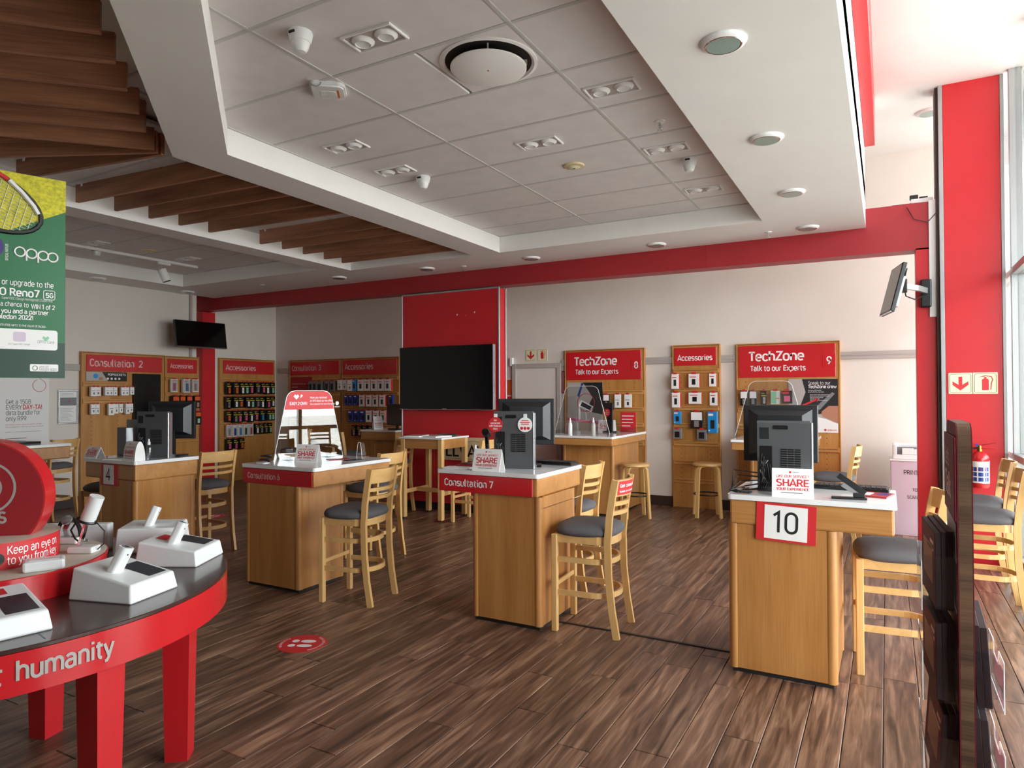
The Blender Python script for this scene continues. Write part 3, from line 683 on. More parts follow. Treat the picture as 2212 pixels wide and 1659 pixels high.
chair_specs = [
 (-3.54, 3.95, -81, 'dark-seated wooden bar chair standing beside desk six'),
 (-1.735, 4.21, -86, 'wooden bar chair with a red sticker on its top rail'),
 (.03, 4.39, -85, 'wooden bar chair with grey seat beside desk ten'),
 (-2.24, 4.95, -90, 'wooden bar chair half hidden behind desk seven'),
 (-4.30, 5.02, -88, 'wooden bar chair half hidden behind desk six'),
 (-5.93, 4.40, -92, 'wooden bar chair on the far side of desk four'),
 (-9.18, 4.63, -75, 'wooden bar chair in front of the data bundle wall poster'),
 (-6.62, 3.90, -70, 'wooden bar chair under the low-lit end of desk four'),
 (-.50, 7.85, -95, 'wooden bar chair drawn up to the second tech desk'),
 (.60, 5.90, -90, 'nearer wooden bar chair beside the window glazing'),
 (.62, 6.62, -88, 'farther wooden bar chair beside the window glazing'),
 (-5.72, 7.05, -88, 'wooden bar chair at the tall table near the alcove'),
 (-6.95, 7.60, 160, 'wooden bar chair pushed up to the alcove desk'),
 (-4.40, 6.98, -90, 'wooden bar chair at the tall table behind desk seven'),
 (-8.15, 7.65, -40, 'wooden bar chair in the dim alcove behind the clear shield'),
]
chair0 = make_chair(chair_specs[0][3])
chairs = []
for i, (x, y, rz, lab) in enumerate(chair_specs):
    c = chair0 if i == 0 else copy_tree(chair0)
    c.location = (x, y, 0); c.rotation_euler = (0, 0, R(rz)); c['label'] = lab; chairs.append(c)
# sticker on the top rail of the chair at desk seven
st_ = MB().use('red_print'); N = 10
def railpt(u, v, o): # u 0..1 across rail, v height offset, o offset out of the back face
    y = .214+.05*math.sin(PI*u)+.0105+o; return (.175-.35*u, y+v*.12, .945+v)
vs = [railpt(.06+.9*i/N, s*.044, 0) for s in (-1, 1) for i in range(N+1)]
st_.add(vs, [(i, i+1, N+2+i, N+1+i) for i in range(N)])
st_.use('letter')
for s, sz, v0, wd in (('Get connected with', .030, .004, .27), ('Speak to a consultant', .018, -.028, .20)):
    tv, tf = tmesh(s, sz, .02, 'LEFT'); k = wd/max(v.x for v in tv)
    st_.add([railpt(.10+v.x*k/.35, v0+v.y, .0015) for v in tv], tf)
tag(st_.build('rail_sticker', 'red_print', chairs[1]), 'red sticker with white lettering')

# ---- bentwood stools
def make_stool(label):
    t = thing('bentwood_stool', label, 'stool', (0, 0, 0), 0, 'round bentwood stools by the back wall')
    MB().lathe([(.165, .635), (.178, .640), (.178, .662), (.170, .668)], 40).build('seat', 'beech_h', t)
    for k in range(4):
        pts = [(.05, 0, .628), (.12, 0, .628)]+[(.12+.05*math.sin(R(a)), 0, .578+.05*math.cos(R(a))) for a in (20, 40, 60, 80)]+[(.178, 0, .45), (.205, 0, 0)]
        MB().ribbon(pts, .045, .02, (0, 1, 0)).build('leg', 'beech', t, rot=(0, 0, R(45+90*k)))
    MB().tube([(.165*math.cos(2*PI*k/32), .165*math.sin(2*PI*k/32), .28) for k in range(32)], .009, 8, True).build('foot_ring', 'black', t)
    return t
s0 = make_stool('bentwood stool beside the first tech desk'); s0.location = (-2.76, 8.15, 0); s0.rotation_euler = (0, 0, R(32))
s1 = copy_tree(s0); s1.location = (-1.98, 8.62, 0); s1.rotation_euler = (0, 0, R(20)); s1['label'] = 'bentwood stool in front of the accessories panel between the tech boards'

# ---- consultation desks
def desk(label, x0, x1, y0, y1, zt, base, ah=.13, sign=None, rz=0, name='consultation_desk', seam=None):
    """x0..y1: worktop; base: x0,x1,y0,y1 of the pedestal"""
    t = thing(name, label, 'desk', (x0, y0, 0), rz)
    W, D = x1-x0, y1-y0; z1 = zt-.028; z0 = z1-ah
    MB().prism(rrect(0, 0, W, D, .02, 3), z1, zt).build('worktop', 'white_top', t)
    MB().box(.012, .012, z0, W-.012, D-.012, z1-.001, .012).build('apron', 'oak_h', t)
    bx0, bx1, by0, by1 = base[0]-x0, base[1]-x0, base[2]-y0, base[3]-y0
    pd = MB().box(bx0+.03, by0+.006, .025, bx1-.03, by1-.006, z0, .002).box(bx0+.006, by0+.03, .025, bx1-.006, by1-.03, z0, .002).build('pedestal', 'oak', t)
    for X in (bx0+.03, bx1-.03):
        for Y in (by0+.03, by1-.03): MB().cyl((X, Y, .025), (X, Y, z0), .03, 20).build('corner_post', 'oak', pd)
    MB().box(bx0+.02, by0+.02, 0, bx1-.02, by1-.02, .026).build('plinth', 'plinth', t)
    if seam: MB().box(bx0+.035, by0+.0045, seam, bx1-.035, by0+.01, seam+.003).build('panel_joint', 'base_dark', pd)
    if sign:
        s, sx0, sx1, tx, tz, tw, sz, lm = sign
        p = MB().box(sx0, .004, z0+.002, sx1, .0125, z1-.004, .002).build('sign_panel', 'red_sign', t)
        lettering([(s, sz, tx, tz+z0, .003, dict(width=tw, bold=.02))], p, mats=lm)
    return t
d6 = desk('oak consultation desk six with red name panel and clear shield', -4.66, -3.84, 3.80, 4.73, .98, (-4.61, -4.0, 3.80, 4.31), .125, ('Consultation 6', .02, .79, .075, .042, .37, .062, 'letter_pink'))
d7 = desk('oak consultation desk seven with red name panel and white top', -2.79, -1.985, 3.93, 4.66, 1.02, (-2.51, -1.978, 3.95, 4.52), .125, ('Consultation 7', .02, .76, .065, .042, .40, .066, 'letter'))
d10 = desk('oak desk ten nearest the window with a taped number ten', -.785, .04, 3.885, 4.48, .985, (-.785, -.235, 3.90, 4.50), .135, seam=.84)
d4 = desk('oak desk four with a taped number four behind the round table', -6.13, -5.385, 3.35, 3.95, 1.0, (-5.92, -5.40, 3.36, 3.93), .135)
d8 = desk('first tech desk with white top near the door', -3.80, -2.89, 7.72, 9.02, 1.02, (-3.70, -2.99, 8.02, 9.0), .09, name='service_desk')
d9 = desk('second tech desk hidden behind the desk ten computer', -1.55, -.70, 7.85, 9.02, 1.02, (-1.4, -.8, 8.2, 9.0), .09, name='service_desk')
dA = desk('oak desk in the dim alcove carrying a black monitor', -7.12, -6.42, 8.0, 8.7, 1.0, (-7.0, -6.55, 8.15, 8.6), .13, name='service_desk')
dL = desk('oak desk by the data bundle poster behind the red disc sign', -9.25, -8.12, 3.75, 4.32, 1.0, (-9.2, -8.6, 3.8, 4.3), .14, name='service_desk')
# papers with desk numbers
def number_sheet(label, loc, rz, s, w, h, tilt=0, red_side=True, pw=.6, px=.0):
    t = thing('number_sheet', label, 'paper sign', loc, rz, 'taped number sheets')
    MB().box(-w/2, -.002, 0, w/2, 0, h).build('red_backing', 'red_print', t)
    p = MB().box(-w*pw/2+px, -.0035, h*.06, w*pw/2+px, -.002, h*.94).build('white_sheet', 'white_card', t)
    lettering([(s, h*.78, px, h*.24, -.0042, dict(align='CENTER', bold=.004))], p, mats='ink')
    t.rotation_euler = (0, R(tilt), R(rz)); return t
number_sheet('number ten sheet taped to the front of the desk nearest the window', (-.485, 3.893, .745), 0, '10', .30, .205, 2, pw=.72)
number_sheet('number four sheet taped to the shaded front of desk four', (-5.75, 3.361, .783), 0, '4', .24, .185, 0, pw=.6, px=-.015)
# card taped number joins: seam line in desk seven side
MB().box(.8, .03, .79, .806, .70, .793).build('side_joint', 'cream', d7)

# tall table with stretchers
t = thing('tall_table', 'tall square oak table with white top in front of the red column', 'table', (-5.30, 6.70, 0)); W, D, zt = .62, .58, 1.015
MB().prism(rrect(-.012, -.012, W+.012, D+.012, .008, 2), zt-.02, zt).build('tabletop', 'white_top', t)
for nm, b in (('apron', (.03, .008, .875, W-.03, .03, zt-.02)), ('apron', (.03, D-.03, .875, W-.03, D-.008, zt-.02)), ('apron', (.008, .03, .875, .03, D-.03, zt-.02)), ('apron', (W-.03, .03, .875, W-.008, D-.03, zt-.02))): MB().box(*b, .002).build(nm, 'oak_h', t)
for X in (0, W-.06):
    for Y in (0, D-.06):
        l = MB().box(X, Y, .02, X+.06, Y+.06, zt-.021, .006).build('leg', 'beech', t)
        MB().cyl((X+.03, Y+.03, 0), (X+.03, Y+.03, .02), .012, 10).build('levelling_foot', 'black', l)
MB().box(.02, .06, .31, .045, D-.06, .36, .003).build('stretcher', 'beech_h', t); MB().box(W-.045, .06, .31, W-.02, D-.06, .36, .003).build('stretcher', 'beech_h', t)
MB().box(.045, D/2-.02, .31, W-.045, D/2+.02, .36, .003).build('stretcher', 'beech_h', t)
def paper(label, loc, rz, w, h, mt, thick=.004, group=None, name='brochure', cat='brochure', prints=()):
    t = thing(name, label, cat, loc, rz, group)
    MB().box(-w/2, -h/2, 0, w/2, h/2, thick, .001).build('sheets', mt, t)
    mb = MB()
    for a, b, c, d, m_ in prints: mb.use(m_).poly([(a*w, b*h, thick+.0006), (c*w, b*h, thick+.0006), (c*w, d*h, thick+.0006), (a*w, d*h, thick+.0006)])
    if prints: mb.build('print', 'ink', t)
    return t
gp = 'leaflets lying on the tall table'
paper('white leaflet at the near edge of the tall table', (-5.16, 6.84, 1.015), 12, .21, .297, 'white_card', .012, gp, prints=((-.4, -.1, .3, .3, 'red_print'),))
paper('white leaflet in the middle of the tall table', (-4.90, 6.93, 1.015), -8, .21, .297, 'white_card', .010, gp, prints=((-.3, -.3, .3, 0, 'grey_ink'),))
paper('green magazine at the far edge of the tall table', (-4.93, 7.18, 1.015), 10, .21, .14, 'green_dark', .016, gp, prints=((-.4, -.3, 0, .3, 'mint'),))
t = thing('carton_print', 'cream printed carton panel with big black letters on the red column', 'carton', (-5.15, 7.398, .68))
MB().box(0, -.02, 0, .66, 0, .30, .003).build('panel', 'cream', t)
mb = MB().use('ink'); put_text(mb, 'LLVAT', .20, .06, .05, -.0212, .02, width=.58); mb.box(.05, -.0213, .245, .6, -.0205, .249); mb.box(.05, -.0213, .02, .6, -.0205, .024); mb.build('lettering', 'ink', t)

# ---- point of sale computers
def pos_pc(label, loc, rz, mon=(0, .11), mrz=0, tags=False, side=False):
    t = thing('desk_computer', label, 'computer', loc, rz, 'grey computers with black monitors on the desks')
    b = MB(); w, h = .14, .40
    # curved tower: outline in y/z, extruded across x
    prof = [(-.03, 0), (.12, 0), (.12, .012), (.045, .03), (.022, .12), (.018, h), (-.03, h+.004), (-.036, h-.01)]
    vs = [(-w, a, c) for a, c in prof]+[(w, a, c) for a, c in prof]; n = len(prof)
    b.add(vs, [list(range(n)), list(range(n, 2*n))[::-1]]+[(i, n+i, n+(i+1) % n, (i+1) % n) for i in range(n)])
    tw = b.build('tower', 'grey_case', t)
    MB().box(w, -.03, 0, w+.012, .03, h-.005, .004).build('side_strip', 'silver', t)
    sp = MB()
    for k in range(3): sp.box(-.012+k*.036, -.0375, .12, .018+k*.036, -.030, .245)
    vg = sp.build('vent', 'black', tw)
    lv = MB()
    for k in range(9): lv.box(-.012, -.039, .13+k*.013, .09, -.0372, .134+k*.013)
    lv.build('vent_louvre', 'grey_case', vg)
    MB().prism(rrect(-.055, .355, .025, .378, .006, 2), .0372, .039, XZ).build('handle_slot', 'black', tw)
    MB().box(-.125, -.039, .03, -.06, -.030, .26).build('cable_recess', 'black', tw)
    MB().box(-.125, -.0385, .30, -.075, -.035, .365, .001).build('rating_label', 'dark_case', tw)
    mg = thing_part('monitor', t, (mon[0], mon[1], 0), mrz)
    p = MB().box(-.205, 0, .155, .205, .03, .49, .006).build('monitor_panel', 'dark_case', mg)
    MB().box(-.195, .0302, .165, .195, .031, .48).build('screen', 'screen', mg)
    bp = MB(); a = [(-.175, .19), (.175, .19), (.175, .465), (-.175, .465)]; c = [(-.12, .22), (.12, .22), (.12, .43), (-.12, .43)]
    bp.add([(x, 0, z) for x, z in a]+[(x, -.045, z) for x, z in c], [(4, 5, 6, 7), (0, 1, 5, 4), (1, 2, 6, 5), (2, 3, 7, 6), (3, 0, 4, 7)]); bp.build('back_shell', 'dark_case', mg)
    MB().box(-.05, -.06, 0, .05, -.02, .24, .006).box(-.11, -.08, 0, .11, .10, .012, .004).build('monitor_stand', 'black', mg)
    cb = MB()
    for k in range(5):
        x0 = -.115+.012*k
        cb.tube([(x0, -.036, .22-.02*k), (x0-.005, -.055-.01*(k % 2), .16), (x0+.004, -.05, .08), (x0-.02, -.045-.01*k, .02), (x0-.07-.02*k, -.02-.01*k, .006), (x0-.13, .05, .006)], .0035, 6)
    cb.build('cables', 'cable', t)
    cb = MB()
    for k in range(4): cb.tube([(-.12+.013*k, -.038, .18), (-.10-.008*k, -.052, .12), (-.115+.011*k, -.05, .05)], .003, 6)
    cb.build('grey_cables', 'grey_cable', t)
    if tags:
        for x, m1, m2, ls in ((-.125, 'red_print', 'letter', ('Get', 'connected', 'with Vodacom', 'Fibre')), (.09, 'white_card', 'red_print', ('', '', '', ''))):
            g = MB().use(m1); g.lathe([(.052, 0), (.052, .003)], 32, Matrix.Translation((x, -.042, .31)) @ XZ)
            g.use(m2)
            for q, s in enumerate(ls):
                if s: put_text(g, s, .018, x, .334-q*.02, -.0458, .02, 'CENTER')
            if m1 == 'white_card':
                for q, w_ in enumerate((.05, .07, .055)): g.box(x-w_/2, -.0462, .335-q*.012, x+w_/2, -.0455, .341-q*.012)
                for q in range(3): flat(g, [(x-.024+.024*q+.011*math.cos(R(a)), .285+.011*math.sin(R(a))) for a in range(0, 360, 30)], -.0458)
            g.build('round_tag', m1, t)
            MB().box(x-.012, -.042, .35, x+.012, -.036, .385, .001).build('tag_clip', 'white_plastic', t)
    return t
def thing_part(name, parent, loc, rz=0):
    o = bpy.data.objects.new(name, None); COL.objects.link(o); o.parent = parent; o.location = loc; o.rotation_euler = (0, 0, R(rz)); return o
pos_pc('grey tower computer with black monitor on desk ten', (-.515, 4.12, .985), 3, (-.03, .14), 2)
pos_pc('grey tower computer with two round tags on desk seven', (-2.31, 4.20, 1.02), 14, (.05, .16), 12, tags=True)
pos_pc('grey tower computer with black monitor on desk four', (-5.60, 3.66, 1.0), 22, (.06, .15), 10)
# small computer standing sideways on desk four
t = thing('mini_computer', 'narrow silver-fronted computer seen edge-on at the wall end of desk four', 'computer', (-6.03, 3.66, 1.0), 80)
MB().box(-.03, -.095, 0, .03, .10, .255, .006).build('case', 'dark_case', t); MB().box(-.032, -.102, .0, .032, -.094, .257, .004).build('front_strip', 'silver', t)
MB().box(.075, -.10, .07, .105, .16, .32, .005).box(.08, .0, 0, .13, .08, .07, .004).build('side_monitor', 'black', t)
# alcove monitor
t = thing('desk_monitor', 'black monitor on the dim alcove desk', 'monitor', (-6.62, 8.25, 1.0), -14)
MB().box(-.2, -.02, .06, .2, .02, .39, .006).build('panel', 'black', t); MB().box(-.18, -.0215, .085, .18, -.02, .375).build('screen', 'screen_grey', t)
MB().box(-.03, .02, 0, .03, .05, .2, .004).box(-.12, -.06, 0, .12, .1, .015, .004).build('stand', 'black', t)

# ---- keyboards and small desk items
def keyboard(label, loc, rz):
    t = thing('keyboard', label, 'keyboard', loc, rz, 'black keyboards')
    MB().box(-.2, -.07, 0, .2, .07, .018, .005).build('body', 'black', t)
    mb = MB()
    for r_ in range(5):
        for c in range(14): mb.box(-.188+c*.027, -.06+r_*.025, .018, -.165+c*.027, -.04+r_*.025, .025)
    mb.build('keys', 'dark_case', t)
keyboard('black keyboard on desk ten beside the tent card', (-.19, 4.40, .985), -3)
keyboard('black keyboard on desk seven behind the computer', (-2.21, 4.585, 1.02), 0)
share_card('large tent card in front of the desk ten computer', (-.455, 3.985, .985), 6)
share_card('tent card in front of the desk seven computer', (-2.40, 3.995, 1.02), 3)
share_card('tent card beside the clear shield on desk six', (-4.25, 4.14, .98), 14)
share_card('low tent card at the wall end of desk four', (-6.08, 3.42, 1.0), 5, .17, .095)
share_card('rounded tent card at the corner of desk four', (-5.52, 3.43, 1.0), -2, .17, .16, True)
share_card('tent card at the back of the first tech desk', (-3.36, 8.75, 1.02), 2, .24, .16)
share_card('tent card beside the alcove monitor', (-6.95, 8.22, 1.0), 60, .15, .2)
def pump(label, loc, mt='bottle_clear', s=1.0):
    t = thing('spray_bottle', label, 'bottle', loc, 0, 'sanitiser bottles')
    MB().lathe([(.0, 0), (.022*s, 0), (.024*s, .01), (.024*s, .10*s), (.018*s, .122*s), (.011*s, .13*s)], 20, cap=False).build('body', mt, t)
    MB().lathe([(.0125*s, .128*s), (.0125*s, .15*s), (.008*s, .155*s), (.006*s, .178*s), (.002, .18*s)], 16).build('cap', 'white', t)
    return t
pump('slim white spray bottle beside the desk seven tent card', (-2.52, 4.02, 1.02), 'white_plastic', .95)
pump('clear pump bottle in front of the desk four computer', (-5.43, 3.50, 1.0))
pump('slim white spray bottle on the first tech desk', (-3.62, 8.1, 1.02), 'white_plastic', 1.15)
t = pump('stout grey dispenser bottle with black cap on the first tech desk', (-3.28, 8.06, 1.02), 'trim_grey', 1.2)
def holder(label, loc, s=1):
    t = thing('card_holder', label, 'card holder', loc, 0, 'clear acrylic holders')
    pts = [(-.03*s, 0, 0), (-.016*s, 0, .11*s), (-.008*s, 0, .13*s), (.008*s, 0, .13*s), (.016*s, 0, .11*s), (.03*s, 0, 0)]
    MB().ribbon(pts, .045*s, .004, (0, 1, 0)).build('bent_sheet', 'clear', t)
    MB().tube([(p[0], -.0225*s, p[2]) for p in pts], .0022, 6).build('sheet_edge', 'white_plastic', t)
holder('clear bent holder at the far end of desk six', (-4.06, 4.58, .98), 1.1); holder('clear bent holder beside the first tech desk shield', (-3.74, 8.3, 1.02))
# barcode scanner on stand
t = thing('barcode_scanner', 'black barcode scanner on its stand on desk seven', 'scanner', (-2.62, 4.34, 1.02), 20)
MB().lathe([(.045, 0), (.045, .012), (.02, .02)], 20).build('base', 'black', t)
MB().tube([(0, 0, .015), (.0, .01, .08), (0, 0, .15)], .013, 10).build('stand', 'black', t)
MB().cyl((0, .02, .11), (0, -.012, .215), .016, 12).build('grip', 'black', t)
MB().lathe([(.03, -.045), (.033, 0), (.026, .045), (.015, .05)], 16, Matrix.Translation((0, -.02, .235)) @ Matrix.Rotation(R(75), 4, 'X')).build('scan_head', 'dark_case', t)
MB().tube([(0, .02, .11), (-.03, .04, .06), (-.05, .02, .01), (-.09, .06, .006)], .003, 6).build('cable', 'cable', t)
# stapler / card terminal cradle on desk ten
t = thing('stapler', 'black long-arm stapler standing open on desk ten', 'stapler', (-.18, 3.99, .985), 8)
MB().box(-.085, -.02, 0, .085, .02, .012, .003).build('base', 'black', t)
MB().box(.02, -.016, .012, .075, .016, .035, .003).build('pivot_block', 'black', t)
MB().ribbon([(.075, 0, .032), (.02, 0, .075), (-.05, 0, .125)], .02, .03, (0, 1, 0)).build('arm', 'black', t)
MB().ribbon([(.07, 0, .022), (.0, 0, .058), (-.03, 0, .078)], .014, .026, (0, 1, 0)).build('magazine', 'silver', t)
paper('glossy brochures spread at the end of desk ten', (-.06, 4.20, .985), -12, .15, .19, 'red_dark', .006, prints=((-.45, -.3, -.1, .3, 'white_card'), (.05, -.1, .4, .35, 'navy'), (-.05, -.45, .4, -.2, 'red_print')))
paper('red brochures beside the scanner on desk seven', (-2.66, 4.17, 1.02), 10, .18, .13, 'red_dark', .014, prints=((-.4, -.3, .1, .3, 'ink'),))
paper('white notepad under the red brochures on desk seven', (-2.68, 4.04, 1.02), 4, .2, .1, 'white_card', .006)
paper('dark red leaflet in front of the desk six shield', (-4.18, 4.42, .98), 60, .18, .1, 'red_dark', .004)
paper('black folder on the far end of desk six', (-4.0, 4.42, .98), 70, .15, .09, 'black', .006)
paper('open notebook beside the desk four tent card', (-5.72, 3.42, 1.0), 25, .2, .14, 'white_card', .008)
paper('black laptop lid on the desk by the data bundle poster', (-8.62, 4.02, 1.0), 10, .34, .24, 'black', .022, name='closed_laptop', cat='laptop')
paper('white data sheet on the seat of the chair by the data bundle poster', (-9.2, 4.60, .715), 10, .28, .2, 'white_card', .006)
t = thing('leaflet_holder', 'red leaflet in a stand at the back of the first tech desk', 'leaflet', (-3.08, 8.82, 1.02), 0)
MB().box(-.11, .0, 0, .11, .012, .27, .002).build('red_leaflet', 'red_print', t); MB().box(-.115, -.012, 0, .115, -.006, .06, .001).box(-.115, -.03, 0, .115, .05, .006).build('holder', 'clear', t)
mb = MB().use('letter')
for q, wd in enumerate((.17, .15, .16, .12)): mb.box(-.09, -.002, .21-q*.045, -.09+wd, 0, .22-q*.045)
mb.build('print', 'letter', t)

# folded laptops / black phone cradle on first tech desk
t = thing('monitor_arm', 'black angled display stand on the first tech desk', 'display stand', (-3.25, 8.55, 1.02), -15)
MB().box(-.08, -.05, 0, .08, .06, .02, .004).build('foot', 'black', t); MB().box(-.045, .0, .02, .045, .03, .34, .006).build('post', 'black', t); MB().box(-.07, -.02, .30, .07, .01, .40, .006).build('head', 'dark_case', t)
t = thing('round_tag', 'round red tag on the first tech desk display stand', 'tag', (-3.262, 8.50, 1.29), -15)
MB().lathe([(.05, 0), (.05, .003)], 28, XZ).build('disc', 'red_print', t); lettering([('Get', .024, 0, .014, -.0045, dict(align='CENTER')), ('connected', .016, 0, -.008, -.0045, dict(align='CENTER')), ('Fibre', .018, 0, -.03, -.0045, dict(align='CENTER'))], t)

# ---- acrylic shields
def shield(label, loc, rz, wb, wt, h, header=False, mt='acrylic'):
    t = thing('sneeze_shield', label, 'shield', loc, rz, 'clear protective shields')
    r = .09
    def outline():
        L = [(-wb/2, 0)]; cxl = -wt/2+r*.3; dx = (wb-wt)/2/h
        top = [(-wt/2-0+dx*0, h)]
        pts = [(-wb/2, 0)]
        xl = lambda z: -wb/2+(wb/2-wt/2)*z/h
        pts.append((xl(h-r), h-r))
        for a in (25, 45, 65): pts.append((xl(h-r)+(r*1.05)*(1-math.cos(R(a))), h-r+r*math.sin(R(a))))
        pts.append((xl(h-r)+r*1.05, h))
        return pts+[(-x, z) for x, z in pts[::-1]]
    o = outline(); o2 = [(x, z) for x, z in o][::-1]     # counter-clockwise seen from -y
    MB().prism(o2, 0, .005, XZ).build('clear_sheet', mt, t)
    e = MB(); e.tube([(x, -.0025, z) for x, z in o], .0032, 6); e.build('polished_edge', 'white_plastic', t)
    for x in (-wb*.28, wb*.28): MB().box(x-.04, -.06, 0, x+.04, .06, .006).box(x-.003, -.05, .006, x+.003, .05, .09).build('foot', 'clear', t)
    if header:
        xl = lambda z: -wb/2+(wb/2-wt/2)*z/h
        zb = h-.165
        hp = [(xl(zb)+.004, zb)]+[(x+.004, z-.003) for x, z in o[1:len(o)//2]]
        hp = hp+[(-x, z) for x, z in hp[::-1]]
        hd = MB().prism(hp[::-1], .0052, .007, XZ).build('red_header', 'red_print', t)
        mb = MB().use('letter')
        put_text(mb, 'EASY 2 OWN', .036, -.20, h-.125, -.0078, .02, width=.17)
        put_text(mb, 'Have you received', .026, -.0, h-.07, -.0078, .012); put_text(mb, 'an SMS about our new offer?', .026, -.0, h-.098, -.0078, .012, width=.24); put_text(mb, 'Ask a consultant for more information.', .022, -.0, h-.126, -.0078, .005, width=.26)
        for s in (-1, 1):
            c = -.115+s*.02; flat(mb, [(c-.028, h-.05), (c, h-.078), (c+.028, h-.05), (c+.012, h-.032), (c, h-.044), (c-.012, h-.032)] if s < 0 else [(c-.0, h-.066), (c+.024, h-.045), (c+.01, h-.032), (c, h-.042)], -.0078)
        flat(mb, [(.285+.018*math.cos(R(a)), h-.115+.018*math.sin(R(a))) for a in range(0, 360, 20)], -.0078)
        put_text(mb, 'vodacom', .018, .285, h-.152, -.0078, .01, 'CENTER')
        mb.build('lettering', 'letter', hd)
shield('clear shield with a red header on desk six', (-4.485, 4.385, .98), 78.5, .70, .43, .60, True)
shield('clear shield on the first tech desk', (-3.50, 8.2, 1.02), 0, .78, .44, .62)
shield('clear shield on the second tech desk behind the monitor', (-1.18, 8.3, 1.02), 0, .80, .44, .66)
t = thing('cable_coil', 'black cable coil at the near corner of desk six', 'cable', (-4.53, 3.92, .98))
MB().tube([(.05*math.cos(k*.6)+.002*k, .04*math.sin(k*.6), .008+.003*k) for k in range(24)], .006, 8).build('loop', 'cable', t)
MB().prism(rrect(-.06, -.04, .05, .03, .02), 0, .006).build('pad', 'white_plastic', t)

# cables on desk ten, and floor
t = thing('cable_bundle', 'black cables trailing over the wall-side corner of desk ten', 'cable', (-.735, 4.02, .985))
mb = MB()
for k in range(4): mb.tube([(.10, .0, .05+.02*k), (.02-.02*k, .02, .03+.03*k), (-.05, -.06+.02*k, .012), (.0+.02*k, -.10, .008), (.07, -.05-.02*k, .008)], .004, 6)
mb.build('loops', 'cable', t)
t = thing('adapter_plug', 'small white adapter on the wall-side corner of desk ten', 'adapter', (-.70, 4.38, .985), 20)
MB().box(-.04, -.025, 0, .04, .025, .03, .006).build('body', 'white_plastic', t); MB().tube([(.04, 0, .012), (.09, .02, .008), (.12, -.03, .006)], .004, 6).build('lead', 'cable', t)

# printer on its cabinet
t = thing('printer_stand', 'pale lilac printer stand beside the red post', 'cabinet', (.03, 8.45, 0))
MB().box(0, 0, 0, .5, .5, .80, .004).build('body', 'lilac_card', t); MB().box(-.01, -.012, .80, .51, .51, .815, .003).build('top', 'white', t)
lettering([('PRINT', .065, .12, .66, -.001, {}), ('TO', .05, .2, .48, -.001, {}), ('SCAN', .05, .15, .40, -.001, {})], t, mats='ink')
t = thing('printer', 'small white printer on the lilac stand', 'printer', (.05, 8.5, .815))
MB().box(0, 0, 0, .42, .35, .05, .008).box(0, .1, .05, .42, .35, .16, .012).box(0, 0, .05, .04, .12, .16, .008).box(.38, 0, .05, .42, .12, .16, .008).build('body', 'white_plastic', t)
MB().box(.04, .06, .05, .38, .102, .13).build('paper_mouth', 'grey_ink', t); MB().box(.09, .02, .052, .2, .06, .12, .003).box(.2, .02, .052, .3, .06, .11, .003).build('cartridge', 'white', t)
# ================================================================ WALL BOARDS AND PACKS
def board(label, loc, rz, w, signs, rails, h=2.175, cols=None, d=.05):
    """local x along the wall, front towards -y; signs: (x0,x1,z0,z1,[(text,size,x,z,width,mat)])"""
    t = thing('display_board', label, 'display board', loc, rz, 'oak display boards on the walls')
    MB().box(.0, -d, 0, w, 0, h, .003).build('back_panel', 'board_oak', t)
    MB().box(-.018, -d-.006, 0, 0, 0, h+.004, .003).build('edge_strip', 'board_oak', t); MB().box(w, -d-.006, 0, w+.018, 0, h+.004, .003).build('edge_strip', 'board_oak', t)
    MB().box(-.018, -d-.006, h+.004, w+.018, 0, h+.016, .003).build('top_strip', 'board_oak_h', t)
    for z, a, b in rails:
        r_ = MB().box(a, -d-.018, z-.03, b, -d, z+.03, .004).build('rail', 'board_oak_h', t)
        MB().box(a+.02, -d-.0186, z+.004, b-.02, -d-.0178, z+.009).build('slot', 'base_dark', r_)
    if cols:
        ph = MB()
        for x in cols:
            z = .15
            while z < 1.8:
                flat(ph, [(x+.006*math.cos(R(a)), z+.006*math.sin(R(a))) for a in range(0, 360, 60)], -d-.0008); z += .064
        o = ph.build('peg_holes', 'base_dark', t); o['kind'] = 'stuff'
    for q_, (x0, x1, z0, z1, ls) in enumerate(signs):
        d = d+.004*q_
        p = MB().box(x0, -d-.012, z0, x1, -d-.0005, z1, .003).build('sign_panel', 'red_sign', t)
        lettering([(s, sz, x, z, -d-.0128, dict(width=wd, bold=.018, mat=lm)) for s, sz, x, z, wd, lm in ls], p)
    return t
PK = {}
